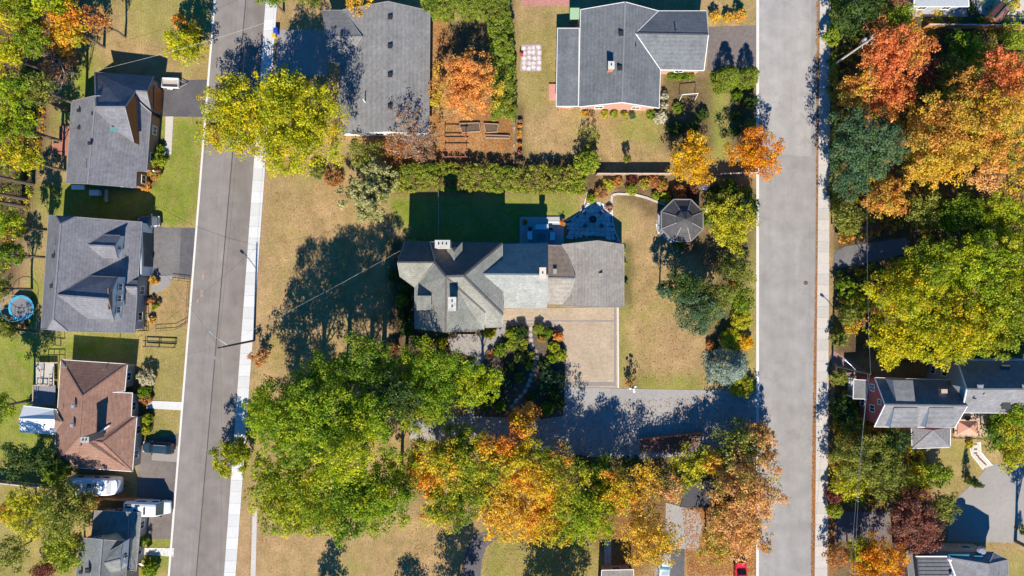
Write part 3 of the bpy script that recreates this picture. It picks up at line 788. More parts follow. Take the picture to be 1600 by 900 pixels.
flat('patio', [(822, -20), (890, -20), (890, 9), (815, 10)], .03, mat('pink_brick', (.35, .16, .13), var=.3, scale=2.5), 'pinkish brick patio on the north lawn', 'patio')
flat('path', [(1305, 800), (1390, 800), (1390, 845), (1302, 845)], .024, mat('dark_pave', (.13, .11, .11), var=.2), 'shaded paved yard under the maroon tree', 'path')

# ------------------------------------------------------------------ houses
def zpl(pl, x, y):
    p, n = pl; return p.z - (n.x * (x - p.x) + n.y * (y - p.y)) / n.z
def plane(a, b, c):
    return (a, (b - a).cross(c - a).normalized())
def on(px, py, pl):
    """the point of a roof slope seen at this place of the picture"""
    c = Vector((0, 0, H)); d = at(px, py) - c; p, n = pl
    return c + d * (n.dot(p - c) / n.dot(d))
def loops(faces):
    cnt = {}
    for f in faces:
        for a, b in zip(f, f[1:] + f[:1]): cnt[(a, b)] = 1
    nxt = {a: b for (a, b) in cnt if (b, a) not in cnt}
    out = []
    while nxt:
        s = next(iter(nxt)); lp = [s]; c = nxt.pop(s)
        while c != s and c in nxt:
            lp.append(c); c = nxt.pop(c)
        out.append(lp)
    inner = [(a, b) for (a, b) in cnt if (b, a) in cnt and str(a) < str(b)]
    return out, inner
def inset(poly, d):
    n = len(poly); out = []
    for i in range(n):
        a, b, c = poly[i - 1], poly[i], poly[(i + 1) % n]
        e1 = Vector((b.x - a.x, b.y - a.y)); e2 = Vector((c.x - b.x, c.y - b.y))
        if e1.length < 1e-4 or e2.length < 1e-4: out.append(Vector((b.x, b.y))); continue
        e1.normalize(); e2.normalize()
        n1 = Vector((-e1.y, e1.x)); n2 = Vector((-e2.y, e2.x)); m = n1 + n2
        m = n1 if m.length < .2 else m / (1 + n1.dot(n2))
        out.append(Vector((b.x, b.y)) + m * d)
    return out
def pt(v): return v if isinstance(v, Vector) else at(*v)
def window(parent, c, nrm, w, h, m_frame=None, panes=2):
    """window on a wall: frame part with pane sub-parts; c centre on the wall, nrm outward"""
    n = Vector((nrm.x, nrm.y, 0)).normalized(); rz = math.atan2(n.y, n.x)
    u = Vector((-n.y, n.x, 0)); mb = MB(); t = .1
    for s in (-1, 1):
        mb.box(c + u * s * (w / 2) + n * .02, (.09, t, h + t), rz)
        mb.box(c + Vector((0, 0, s * h / 2)) + n * .023, (.10, w, t), rz)
    for k in range(1, panes): mb.box(c + u * (w * (k / panes - .5)) + n * .018, (.07, .05, h), rz)
    f = mb.build('window', m_frame or M_WHITE, parent)
    for k in range(panes):
        MB().box(c + u * (w * ((k + .5) / panes - .5)) + n * .006, (.04, w / panes - .04, h - .02), rz).build('pane', M_GLASS, f)
    return f
def roof(root, P, faces, m, cap=None, walls=None, gut=None, ins=.42, win=True, capw=.22, skip=(), soffit=True, name='roof', base=0.0, gw=.085, alt=None):
    """roof slopes on named points; gutters round the open edge, caps on hips and ridges; walls stand under the edge, set in by ins"""
    P = {k: pt(v) for k, v in P.items()}
    fs = []
    for f in faces:
        f = list(f); a = sum(P[f[i]].x * P[f[(i + 1) % len(f)]].y - P[f[(i + 1) % len(f)]].x * P[f[i]].y for i in range(len(f)))
        fs.append(f if a > 0 else f[::-1])
    keys = sorted({k for f in fs for k in f}); ix = {k: i for i, k in enumerate(keys)}
    mb = MB(); n = len(keys)
    mb.add([P[k] for k in keys], [tuple(ix[k] for k in f) for f in fs])
    mb.add([P[k] - Vector((0, 0, .14)) for k in keys], [tuple(ix[k] for k in f[::-1]) for f in fs])
    ro = mb.build(name, m, root)
    for i, am in (alt or {}).items():
        ro.data.materials.append(am); ro.data.polygons[i].material_index = len(ro.data.materials) - 1
    lps, inner = loops(fs)
    gb = MB()
    for lp in lps:
        for a, b in zip(lp, lp[1:] + lp[:1]):
            gb.beam(P[a] - Vector((0, 0, .07)), P[b] - Vector((0, 0, .07)), gw, .17)
    if gut is not False: gb.build('gutter', gut or M_EAVE, ro)
    if cap is not False:
        for a, b in inner: MB().beam(P[a] + Vector((0, 0, .012)), P[b] + Vector((0, 0, .012)), capw, .05).build('ridge_cap', cap or m, ro)
    if walls:
        wb = MB(); sb = MB(); wins = []
        for lp in lps:
            L = [P[k] for k in lp]; I = inset(L, ins); k = len(L)
            for i in range(k):
                j = (i + 1) % k
                za, zb = L[i].z - .13, L[j].z - .13
                if soffit: sb.add([(L[i].x, L[i].y, za), (L[j].x, L[j].y, zb), (I[j].x, I[j].y, zb), (I[i].x, I[i].y, za)], [(0, 1, 2, 3)])
                if (lp[i], lp[j]) in skip or (lp[j], lp[i]) in skip: continue
                wb.add([(I[i].x, I[i].y, base), (I[j].x, I[j].y, base), (I[j].x, I[j].y, zb), (I[i].x, I[i].y, za)], [(0, 1, 2, 3)])
                d = I[j] - I[i]; Ln = d.length
                if win and Ln > 2.4:
                    nr = Vector((d.y, -d.x, 0)).normalized(); cnt = max(1, int(Ln / 3.3))
                    for q in range(cnt):
                        f = (q + .5) / cnt; c = I[i] + d * f; zt = za + (zb - za) * f
                        for z in (1.55, 4.35):
                            if zt > z + 1.0: wins.append((Vector((c.x, c.y, z + base)), nr))
        wo = wb.build('wall', walls, root)
        if soffit: sb.build('soffit', M_EAVE, ro)
        for c, nr in wins: window(root, c, nr, 1.25, 1.2)
    return P, ro
def dormer(root, pl, bk, fr, Lb, Lf, Rb, Rf, m, wm, face=None, nwin=1, gut=None, wsize=(.8, .8)):
    """gabled dormer on a roof slope; every point is a place of the picture"""
    B = on(*bk, pl); F = at(*fr, B.z); lb = on(*Lb, pl); lf = at(*Lf, lb.z); rb = on(*Rb, pl); rf = at(*Rf, rb.z)
    up = Vector((0, 0, .03)); P = dict(b=B + up, f=F + up, l=lb + up, L=lf + up, r=rb + up, R=rf + up)
    wb = MB(); bck = (B - F).normalized() * .25
    def dn(v): return Vector((v.x, v.y, zpl(pl, v.x, v.y)))
    l2, f2, r2 = lf + bck, F + bck, rf + bck
    d = Vector((0, 0, -.15))
    wb.add([l2 + d, f2 + d, r2 + d, dn(r2), dn(l2)], [(0, 1, 2, 3, 4)])
    for a, b in ((l2, lb), (r2, rb)): wb.add([a + d, dn(a), b + d], [(0, 1, 2)])
    w = wb.build('dormer', wm, root)
    roof(w, P, ['bfLl', 'brRf'], m, name='dormer_roof', gut=gut or m)
    nr = Vector((-bck.x, -bck.y, 0)).normalized(); u = Vector((-nr.y, nr.x, 0))
    mid = (dn(l2) + dn(r2)) / 2; mid.x, mid.y = f2.x, f2.y
    zl = dn(f2).z; zt = (l2.z + r2.z) / 2
    span = (r2 - l2).length
    for k in range(nwin):
        c = f2 + u * (span * .8 * ((k + .5) / nwin - .5)); c.z = zl + (zt - zl) * .55 + .15
        window(w, c, nr, wsize[0], wsize[1])
    return w, F
def vent(ro, px, py, z, s=.42, h=.35, m=None):
    c = at(px, py, z)
    b = MB(); b.box((c.x, c.y, z + h * .4), (s, s, h)); b.box((c.x, c.y, z + h * .62), (s * 1.25, s * 1.25, .06)); b.build('roof_vent', m or M_DARK, ro)
def stack(ro, px, py, z, h=.9, r=.06, m=None):
    c = at(px, py, z); MB().tube([(c.x, c.y, z - .2), (c.x, c.y, z + h)], r, 8).build('vent_pipe', m or M_METAL, ro)
def chimney(root, px, py, zt, z0, wx, wy, m, cap=None, pots=2):
    c = at(px, py, zt); b = MB(); b.box((c.x, c.y, (zt + z0) / 2), (wx, wy, zt - z0))
    o = b.build('chimney', m, root)
    MB().box((c.x, c.y, zt + .05), (wx + .14, wy + .14, .12)).build('chimney_cap', cap or M_CONC, o)
    for k in range(pots):
        f = (k + .5) / pots - .5
        px_, py_ = (c.x + f * wx * .8, c.y) if wx > wy else (c.x, c.y + f * wy * .8)
        MB().lathe([(.10, 0), (.09, .22), (.06, .22), (.06, .1)], 10, (px_, py_, zt + .1)).build('chimney_pot', M_DARK, o)
    return o

SH_GREY = shingle('grey_shingle', (.185, .185, .205))
SH_MID = shingle('mid_grey_shingle', (.215, .21, .205))
SH_T2 = shingle('blue_grey_shingle', (.15, .16, .17))
SH_SLATE = shingle('mossy_slate', (.235, .235, .21), c2=(.175, .178, .155), var=.34)
SH_TAUPE = shingle('taupe_shingle', (.30, .275, .245))
SH_BROWN = shingle('brown_shingle', (.255, .15, .112), c2=(.225, .128, .094))
SH_PALE = shingle('pale_grey_shingle', (.195, .195, .205))
SH_DARK = shingle('charcoal_shingle', (.11, .115, .125))
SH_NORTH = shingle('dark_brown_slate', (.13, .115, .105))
M_EAVE = mat('eave_metal', (.24, .235, .23), rough=.6, var=.15)
CAPD = mat('dark_ridge', (.085, .075, .07), var=.3)
CAPG = mat('grey_ridge', (.17, .17, .18), var=.2)
W_RED = mat('red_brick', (.46, .10, .07), var=.22, scale=5, c2=(.40, .09, .065))
W_RUST = mat('rust_siding', (.36, .12, .035), var=.2, scale=2, stretch=(1, 1, 6))
W_STONE = mat('grey_stone_wall', (.19, .165, .15), var=.3, scale=3)
W_TAN = mat('tan_stucco', (.38, .31, .24), var=.12)
W_GREY = mat('grey_siding', (.28, .30, .32), var=.1)
W_PINK = mat('pink_brick_wall', (.42, .24, .18), var=.2, scale=4)
W_WOOD = mat('brown_siding', (.25, .15, .09), var=.2)

# --- A: grey roofs, rust gables
h = thing('house', 'grey roofed house with rust coloured gables beside the utility trailer', 'house', at(175, 205))
# north wing: steep ridge running west-east, its north slope carried down over the garage
PA, _ = roof(h, dict(a=(148, 113, 4.0), b=(240, 119, 3.2), r=(229, 143, 5.7), k=(212, 142, 6.2), c=(195, 167, 8.6), d=(150, 167, 8.6), e=(209, 222, 6.3), g=(147, 180, 6.0), w=(148, 150, 5.0), s=(236, 175, 3.2), t=(213, 158, 4.7)),
             ['abrkcd', 'dceg', 'adgw', 'krst'], SH_GREY, CAPG)
xg = PA['c'].x - .2
MB().add([(xg, PA['k'].y, 3.5), (xg, PA['k'].y, PA['k'].z - .15), (xg, PA['c'].y, PA['c'].z - .15), (xg, PA['e'].y, PA['e'].z - .15), (xg, PA['e'].y, 3.5)], [(0, 1, 2, 3, 4)]).build('gable_wall', W_RUST, h)
nw_ = PA['a']; MB().prism([(nw_.x + .4, nw_.y - .4), (PA['b'].x - .5, PA['b'].y - .5), (PA['b'].x - .5, PA['s'].y + .4), (nw_.x + .4, PA['s'].y + .4)], 0, 3.0).build('wall', W_STONE, h)
# main: ridge north-south
P, ro = roof(h, dict(nw=(112, 158, 3.8), n=(150, 149, 7.4), ne=(214, 156, 5.2), e1=(236, 176, 3.6), e2=(229, 267, 3.6), e3=(213, 267, 4.4), se=(212, 293, 4.4), s=(137, 287, 7.4), sw=(103, 286, 3.8)), [['nw', 'n', 's', 'sw'], ['n', 'ne', 'e1', 'e2', 'e3', 'se', 's']], SH_GREY, CAPG, walls=W_WOOD)
GX = PA['b'].x - .42; yb, yr, ys = PA['b'].y - .3, PA['r'].y, PA['s'].y + .3
MB().add([(GX, yb, 0), (GX, yb, 3.1), (GX, yr, 5.45), (GX, ys, 3.1), (GX, ys, 0)], [(0, 1, 2, 3, 4)]).build('gable_wall', W_STONE, h)
MB().add([(GX + .03, yb - .3, 3.15), (GX + .03, yr, 5.25), (GX + .03, ys + .3, 3.15)], [(0, 1, 2)]).build('gable_boards', W_RUST, h)
door = MB().box((GX + .05, yr, 1.3), (.1, 3.6, 2.5)).build('garage_door', W_RUST, h)
for k in range(4): MB().box((GX + .11, yr, .4 + k * .6), (.05, 3.5, .53)).build('door_panel', W_RUST, door)
for x, y, z in ((147, 178, 6.9), (124, 173, 5.2), (141, 224, 7.6), (125, 200, 5.2)): vent(ro, x, y, z)
c = at(178, 202, 6.6); MB().box(c + Vector((0, 0, .1)), (.9, .6, .12), 0, .35).build('skylight', glass('skylight_glass', (.12, .25, .25)), ro)
stack(ro, 133, 262, 7.2)
# entry roof of A
MB().box((at(250, 270).x, at(250, 270).y, 1.0), (.2, .2, 2)).build('porch_post', M_WHITE, h)

# --- B: grey roof with gabled dormers, white garage
h = thing('house', 'wide grey roofed house with two east facing dormers and white garage', 'house', at(150, 430))
zr, ze = 9.4, 3.6
pwst = plane(at(76, 336, ze), at(95, 350, zr), at(83, 499, zr)); pest = plane(at(222, 347, ze), at(95, 350, zr), at(83, 499, zr))
PB = dict(nw=(76, 336, ze), n1=on(87, 337, pwst), n2=on(118, 339, pest), ne=(222, 347, ze), se=(210, 520, ze), s2=on(105, 518, pest), s1=on(75, 515, pwst), sw=(64, 514, ze), rn=(95, 350, zr), rs=(83, 499, zr))
P, ro = roof(h, PB, [['nw', 'n1', 'rn', 'rs', 's1', 'sw'], ['n1', 'n2', 'rn'], ['n2', 'ne', 'se', 's2', 'rs', 'rn'], ['s1', 'rs', 's2']], SH_GREY, CAPG, walls=W_GREY)
pl = plane(P['rn'], P['ne'], P['se'])
dormer(h, pl, (137, 383), (179, 385), (161, 367), (188, 368), (161, 403), (184, 404), SH_GREY, M_WHITE, nwin=1)
wd, F = dormer(h, pl, (90, 461), (169, 467), (140, 431), (183, 433), (137, 498), (178, 500), SH_GREY, mat('cream_board', (.62, .63, .64), var=.06), nwin=3, wsize=(.95, 1.1))
MB().box((F.x - .25, F.y, F.z - .9), (.1, 3.0, 1.0)).build('gable_boards', W_WOOD, wd)
dormer(h, pl, (193, 448), (214, 449), (205, 439), (215, 439), (205, 460), (214, 461), SH_GREY, W_GREY, nwin=0)
# garage front
a = at(226, 352, 1.3); gx_ = P['ne'].x - .42
gw = MB().box((gx_ + .08, at(0, 391).y, 1.65), (.12, 8.0, 3.3)).build('garage_front', M_WHITE, h)
gdr = MB().box((gx_ + .15, at(0, 391).y, 1.4), (.1, 5.2, 2.8)).build('garage_door', mat('dark_garage_door', (.05, .075, .085), rough=.4, var=.1), h)
for k in range(4): MB().box((gx_ + .21, at(0, 391).y, .4 + k * .68), (.04, 5.0, .6)).build('door_panel', MATS['dark_garage_door'], gdr)
for x, y in ((105 - 18, 400), (84, 447)): vent(ro, x, y, 7.6, .5, .6)
for x, y in ((86, 383),): stack(ro, x, y, 7.9)
# porch deck of B
dk = thing('porch_deck', 'brown board porch with dark railing on the dormered house', 'deck', at(215, 490))
for k in range(9):
    c = at(213.5 + k * 1.35, 489, .5); MB().box((c.x, c.y, .45), (.125, 5.2, .06)).build('deck_board', M_WOOD, dk)
for p, q in (((225.5, 463), (224.5, 517)), ((212, 517), (224.5, 517))):
    a, b = at(*p, 1.3), at(*q, 1.3); MB().beam(a, b, .08, .08).beam(a - Vector((0, 0, .75)), b - Vector((0, 0, .75)), .06, .06).build('rail', M_DARK, dk)
    for k in range(5):
        c = a.lerp(b, k / 4); MB().box((c.x, c.y, .65), (.09, .09, 1.3)).build('post', M_DARK, dk)

# --- C: brown roof
h = thing('house', 'house with a reddish brown hipped roof and a tall chimney', 'house', at(150, 650))
ze, zr = 3.0, 5.6
P, ro = roof(h, dict(nw=(95, 562, ze), ne=(199, 569, ze), e1=(195, 611, ze), e2=(176, 613, 3.6), e3=(207, 614, 2.8), e4=(205, 651, 2.8), e5=(214, 651, 2.8), se=(207, 737, ze), sw=(84, 728, ze), rn=(129, 619, zr), rs=(124, 683, zr), w1=(148, 690, 4.7), w2=(160, 692, 4.7)),
             [['nw', 'ne', 'rn'], ['rn', 'ne', 'e1', 'e2', 'e3', 'e4', 'w1', 'rs'], ['w1', 'e4', 'e5', 'w2'], ['w2', 'e5', 'se'], ['rs', 'w1', 'w2', 'se', 'sw'], ['nw', 'rn', 'rs', 'sw']], SH_BROWN, mat('brown_ridge', (.21, .115, .085), var=.2), walls=W_TAN, gut=M_WHITE, skip=(('e1', 'e2'), ('e2', 'e3')))
for x, y in ((117, 634), (115, 664)): vent(ro, x, y, 5.2, .45, .6, M_METAL)
stack(ro, 97, 640, 4.0, .4); stack(ro, 126, 696, 5.2, .5, .1); stack(ro, 167, 576, 3.3, 1.2)
chimney(h, 133, 687, 8.2, 4.5, 1.1, .7, mat('chimney_brick', (.30, .22, .18), var=.25), mat('pale_cap', (.33, .31, .29), var=.2))
MB().beam(at(151, 679, 5.0), at(171, 665, 4.2), .22, .12).build('flashing', M_WHITE, ro)
a = MB(); q = at(105, 572, 3.6); a.tube([q, q + Vector((0, 0, 1.0))], .03, 6); a.tube([q + Vector((-.6, .1, .9)), q + Vector((.6, -.15, .9))], .025, 5)
for k in range(4): a.tube([q + Vector((-.5 + k * .3, -.3, .9)), q + Vector((-.4 + k * .3, .35, .9))], .018, 4)
a.build('antenna', M_METAL, ro)
# west deck of C
dk = thing('back_deck', 'two level back deck with railings behind the brown roofed house', 'deck', at(78, 600))
for k in range(12):
    c = at(63 + k * 2.35, 583); MB().box((c.x, c.y, .8), (.22, 3.6, .06)).build('deck_board', mat('pale_deck', (.42, .40, .36), var=.15), dk)
for k in range(14):
    c = at(58 + k * 2.35, 617); MB().box((c.x, c.y, .45), (.22, 3.2, .06)).build('deck_board', mat('blue_deck', (.20, .20, .22), var=.15), dk)
for p, q in (((64, 567), (62, 600)), ((64, 567), (90, 567)), ((52, 602), (51, 632)), ((52, 602), (76, 603)), ((76, 603), (77, 585))):
    a, b = at(*p, 1.7), at(*q, 1.7); MB().beam(a, b, .12, .07).beam(a - Vector((0, 0, .75)), b - Vector((0, 0, .75)), .06, .06).build('rail', mat('rail_tan', (.42, .32, .26), var=.2), dk)
    for k in range(4):
        c = a.lerp(b, k / 3); MB().box((c.x, c.y, .85), (.1, .1, 1.7)).build('post', MATS['rail_tan'], dk)
# white canopy shelter
t = thing('canopy_shelter', 'white fabric gable shelter beside the brown roofed house', 'shelter', at(60, 655))
M_FAB = mat('white_fabric', (.80, .81, .82), rough=.6, var=.03)
P, ro = roof(t, dict(nw=(37, 634, 2.3), ne=(89, 640, 2.3), re=(85, 656, 3.2), rw=(30, 655, 3.2), sw=(32, 675, 2.3), se=(88, 679, 2.3)), [['nw', 'ne', 're', 'rw'], ['rw', 're', 'se', 'sw']], M_FAB, M_FAB, gut=M_FAB, name='fabric_roof')
for k in ('nw', 'ne', 'sw', 'se'): MB().tube([(P[k].x * .995, P[k].y * .998, 0), (P[k].x * .995, P[k].y * .998, 2.25)], .05, 8).build('leg', M_METAL, t)
roof(h, dict(a=(84, 640, 3.3), b=(97, 659, 4.0), c=(84, 675, 3.3), d=(86, 657, 4.0)), ['abd', 'dbc'], SH_BROWN, False)

# --- D: corner house, bottom
h = thing('house', 'corner house with pale slate roofs and a dormer below the camper van', 'house', at(170, 865))
SH_D = shingle('green_grey_shingle', (.21, .215, .205))
P, ro = roof(h, dict(a=(148, 798, 3.2), b=(200, 800, 3.4), c=(221, 801, 2.8), d=(213, 892, 2.8), e=(197, 890, 3.8), f=(199, 846, 3.8), g=(142, 843, 3.6)), [['a', 'b', 'f', 'g'], ['b', 'c', 'd', 'e', 'f']], SH_D, CAPG, walls=W_TAN, gut=M_EAVE)
P, ro = roof(h, dict(nw=(125, 840, 4.2), n=(160, 843, 7.6), ne=(200, 846, 4.4), se=(193, 960, 4.4), s=(150, 960, 7.6), sw=(112, 958, 4.2)), [['nw', 'n', 's', 'sw'], ['n', 'ne', 'se', 's']], SH_D, CAPG, walls=W_TAN, gut=M_EAVE)
pl = plane(P['n'], P['ne'], P['se'])
dormer(h, pl, (150 + 13, 880), (188, 874), (172, 861), (191, 850), (172, 894), (189, 892), SH_D, M_WHITE, nwin=1)
vent(ro, 139, 890, 6.4, .6, .5); vent(ro, 127, 893, 5.2, .4, .4)
fp = thing('flag', 'red and white flag on a pole by the corner house porch', 'flag', at(214, 880))
a = at(213, 881, 2.2); MB().tube([(a.x, a.y, 2.2), (a.x + 1.1, a.y + .4, 3.0)], .025, 6).build('pole', M_METAL, fp)
fm = MB(); fm.add([(a.x + .3, a.y + .1, 2.4), (a.x + 1.1, a.y + .4, 2.98), (a.x + 1.25, a.y - .35, 2.2), (a.x + .45, a.y - .5, 1.75)], [(0, 1, 2, 3)])
fm.build('cloth', mat('flag_red', (.55, .05, .07), c2=(.75, .7, .7), var=.1, big=1.2), fp)

# --- T1: wide grey roof, north
h = thing('house', 'wide plain grey roofed house between the yellow tree and orange maple', 'house', at(600, 110))
P, ro = roof(h, dict(nw=(536, 15, 3.0), n=(606, 2, 5.4), ne=(672, 17, 3.0), se=(670, 208, 3.0), s=(606, 205, 5.4), sw=(526, 209, 3.0)), [['nw', 'n', 's', 'sw'], ['n', 'ne', 'se', 's']], SH_MID, False, walls=M_WHITE, gut=M_EAVE)
roof(h, dict(nw=(504, 16, 2.9), ne=(536, 16, 3.0), r2=(566, 57, 4.5), rw=(509, 57, 4.5), se=(538, 97, 3.0), sw=(513, 97, 2.9)), [['nw', 'ne', 'r2', 'rw'], ['rw', 'r2', 'se', 'sw']], SH_MID, CAPG, walls=M_WHITE, gut=M_EAVE, skip=(('ne', 'r2'), ('r2', 'se')))
for y in (27, 72, 117, 166): vent(ro, 610, y + 1, 5.2, .55, .5)
stack(ro, 571, 160, 4.2, 1.6, .09, M_WHITE); vent(ro, 534, 53, 4.3, .3, .4)

# --- T2: blue-grey roof, north east
h = thing('house', 'blue grey roofed house with a white trimmed brick south gable', 'house', at(985, 90))
P, ro = roof(h, dict(nw=(907, 15, 3.3), n=(977, 3, 5.9), n2=(1029, 17, 3.3), v=(993, 52, 5.2), v2=(1032, 109, 3.3), se=(1030, 169, 3.3), s=(972, 160, 5.9), sw=(904, 167, 3.3)), [['nw', 'n', 's', 'sw'], ['n', 'n2', 'v', 'v2', 'se', 's']], SH_T2, CAPG, walls=W_PINK, gut=M_WHITE, skip=(('n2', 'v'), ('v', 'v2')))
roof(h, dict(nw=(1029, 17, 3.3), ne=(1104, 17, 3.2), re=(1107, 54, 5.3), se=(1100, 110, 3.2), sw=(1032, 109, 3.3), rw=(993, 52, 5.3)), [['nw', 'ne', 're', 'rw'], ['rw', 're', 'se', 'sw']], SH_T2, CAPD, walls=W_PINK, gut=M_WHITE, skip=(('nw', 'rw'), ('rw', 'sw')))
roof(h, dict(a=(871, 44, 2.7), b=(905, 44, 3.0), c=(903.5, 166, 3.0), d=(869, 166, 2.7)), ['abcd'], SH_T2, False, walls=W_PINK, gut=M_WHITE)
for x, y, z in ((970, 53, 5.7), (968, 107, 5.7)): vent(ro, x, y, z, .6, .45)
stack(ro, 993, 72, 5.2, .5, .07, M_DARK)
chimney(h, 955, 102, 6.7, 4.5, .8, 1.0, mat('orange_brick', (.42, .16, .09), var=.2), M_CONC, 1)
stack(ro, 1055, 48, 5.0, .6, .1, M_DARK)
t = thing('door_step', 'pink step with chairs beside the lean to roof', 'step', at(863, 144)); c = at(863, 144)
MB().box((c.x, c.y, .15), (1.1, 2.4, .3)).build('tread', mat('pink_step', (.48, .22, .18), var=.15), t)
t = thing('garden_box', 'pale green box behind the blue grey roofed house', 'box', at(896, 28)); c = at(897, 28)
MB().box((c.x, c.y, .9), (1.5, 1.5, 1.8)).build('body', mat('pale_green', (.27, .40, .25), var=.08), t); MB().box((c.x, c.y, 1.85), (1.6, 1.6, .1)).build('lid', MATS['pale_green'], t)

# --- M: the slate roofed middle house
h = thing('house', 'large middle house with many steep pale slate roofs and white chimneys', 'house', at(770, 430))
e, r = 7.4, 11.6
C_ = dict(nw=(690, 378, e), ne=(786, 380, e), rw=(696, 432, r), re=(724, 431, r), se=(785, 510, 6.2), s1=(760, 510, 6.2))
# west wing, ridge west-east
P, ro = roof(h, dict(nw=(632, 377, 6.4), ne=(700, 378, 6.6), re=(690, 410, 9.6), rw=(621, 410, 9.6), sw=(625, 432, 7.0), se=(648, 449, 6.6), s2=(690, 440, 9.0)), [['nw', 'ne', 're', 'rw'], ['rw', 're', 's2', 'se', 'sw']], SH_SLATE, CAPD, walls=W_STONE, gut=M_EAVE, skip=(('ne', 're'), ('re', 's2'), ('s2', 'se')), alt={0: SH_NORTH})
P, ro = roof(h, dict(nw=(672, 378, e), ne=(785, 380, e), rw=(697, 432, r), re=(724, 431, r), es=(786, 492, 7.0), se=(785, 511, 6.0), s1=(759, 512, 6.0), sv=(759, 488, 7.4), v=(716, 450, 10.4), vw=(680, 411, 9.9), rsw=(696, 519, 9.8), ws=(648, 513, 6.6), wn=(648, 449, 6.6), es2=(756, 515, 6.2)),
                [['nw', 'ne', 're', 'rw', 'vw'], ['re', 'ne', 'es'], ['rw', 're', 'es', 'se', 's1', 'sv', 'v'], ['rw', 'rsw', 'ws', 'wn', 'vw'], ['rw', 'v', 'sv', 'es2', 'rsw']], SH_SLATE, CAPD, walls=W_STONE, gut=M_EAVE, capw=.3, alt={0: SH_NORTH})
pw = plane(P['rw'], P['ws'], P['wn'])
# flat topped dormer on the west slope and the triangular north dormer
a, b, c, d = on(652, 462, pw), on(674, 462, pw), on(674, 484, pw), on(652, 484, pw)
zt = b.z + .06; a2, d2 = at(651, 462, zt - .5), at(651, 485, zt - .5); b2 = Vector((b.x, b.y, zt)); c2 = Vector((c.x, c.y, zt))
dmb = MB(); dmb.add([a2, b2, c2, d2, a, d], [(0, 3, 2, 1), (0, 1, 4), (3, 5, 2), (0, 4, 5, 3)]); dm = dmb.build('dormer', W_STONE, h)
MB().add([a2 + Vector((0, 0, .03)), b2 + Vector((0, 0, .03)), c2 + Vector((0, 0, .03)), d2 + Vector((0, 0, .03))], [(0, 3, 2, 1)]).build('dormer_roof', SH_SLATE, dm)
pn = plane(P['rw'], P['re'], P['ne'])
dormer(h, pn, (709.5, 409), (709.5, 393), (699, 396), (699, 379), (722, 396), (722, 379), SH_SLATE, mat('copper_flash', (.40, .30, .22), var=.3), nwin=1)
# east wing
PE, re_ = roof(h, dict(nw=(782, 381, 4.7), ne=(856, 380, 4.7), re=(856, 429, 9.5), rw=(752, 428, 9.5), sw=(785, 481, 4.7), se=(854, 482, 4.7)), [['nw', 'ne', 're', 'rw'], ['rw', 're', 'se', 'sw']], shingle('pale_slate', (.27, .28, .27), c2=(.225, .235, .225), var=.28), mat('blue_ridge', (.10, .13, .14), var=.2), walls=W_STONE, gut=M_EAVE, skip=(('nw', 'rw'), ('rw', 'sw')))
chimney(h, 848, 427, 10.6, 6.0, .8, 1.5, mat('cream_chimney', (.52, .42, .33), var=.12), mat('cream_cap', (.56, .45, .36), var=.1), 1)
chimney(h, 691.5, 381.5, 11.2, 3.0, 2.0, 1.0, mat('white_brick', (.46, .43, .39), var=.2), mat('white_cap', (.40, .38, .35), var=.3, scale=2.5), 3)
chimney(h, 706.5, 475, 12.6, 8.5, 1.0, 1.8, MATS['white_brick'], MATS['white_cap'], 2)
# link and garage
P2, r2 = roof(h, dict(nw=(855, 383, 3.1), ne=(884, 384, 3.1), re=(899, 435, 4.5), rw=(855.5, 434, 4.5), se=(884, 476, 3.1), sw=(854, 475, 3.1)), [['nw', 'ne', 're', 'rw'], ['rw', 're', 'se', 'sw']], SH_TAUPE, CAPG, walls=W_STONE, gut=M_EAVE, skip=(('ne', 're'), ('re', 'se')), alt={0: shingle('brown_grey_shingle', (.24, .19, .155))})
c = at(867, 424, 4.3); MB().box((c.x, c.y, 4.25), (.55, .75, .5)).build('roof_vent', mat('tin', (.24, .22, .2)), r2)
P3, r3 = roof(h, dict(nw=(878, 382, 3.1), n=(934, 376, 5.5), ne=(975, 382, 3.1), se=(975, 480, 3.1), s=(932, 480, 5.5), sw=(879, 478, 3.1)), [['nw', 'n', 's', 'sw'], ['n', 'ne', 'se', 's']], SH_TAUPE, False, walls=W_STONE, gut=M_EAVE)
c = at(938, 429, 5.0); MB().box((c.x, c.y, 5.2), (.6, .4, .7)).build('roof_vent', mat('tin', (.24, .22, .2)), r3)
gb = MB(); ge = P3['se']; 
for k, x in ((0, 905), (1, 948)):
    c = at(x, 480, 1.3); gdo = MB().box((c.x, P3['sw'].y + .44, 1.2), (3.2, .1, 2.3)).build('garage_door', M_WOOD, h)
    for q in range(4): MB().box((c.x, P3['sw'].y + .37, .35 + q * .56), (3.0, .05, .48)).build('door_panel', M_WOOD, gdo)
# front door steps
c = at(728, 528); MB().box((c.x, c.y, .15), (3.0, 1.2, .3)).build('front_step', MATS['grey_stone_walk'], h)

# --- R: red brick house, east
h = thing('house', 'red brick house with dark north slope, shed dormers and white trim', 'house', at(1430, 630))
P, ro = roof(h, dict(nw=(1367, 590, 6.0), ne=(1488, 594, 6.0), re=(1512, 634, 8.8), rw=(1383, 632, 8.8), sw=(1366, 667, 6.0), se=(1492, 668, 6.0)), [['nw', 'ne', 're', 'rw'], ['rw', 're', 'se', 'sw']], SH_PALE, mat('r_ridge', (.10, .11, .12)), walls=W_RED, gut=M_WHITE, win=False)
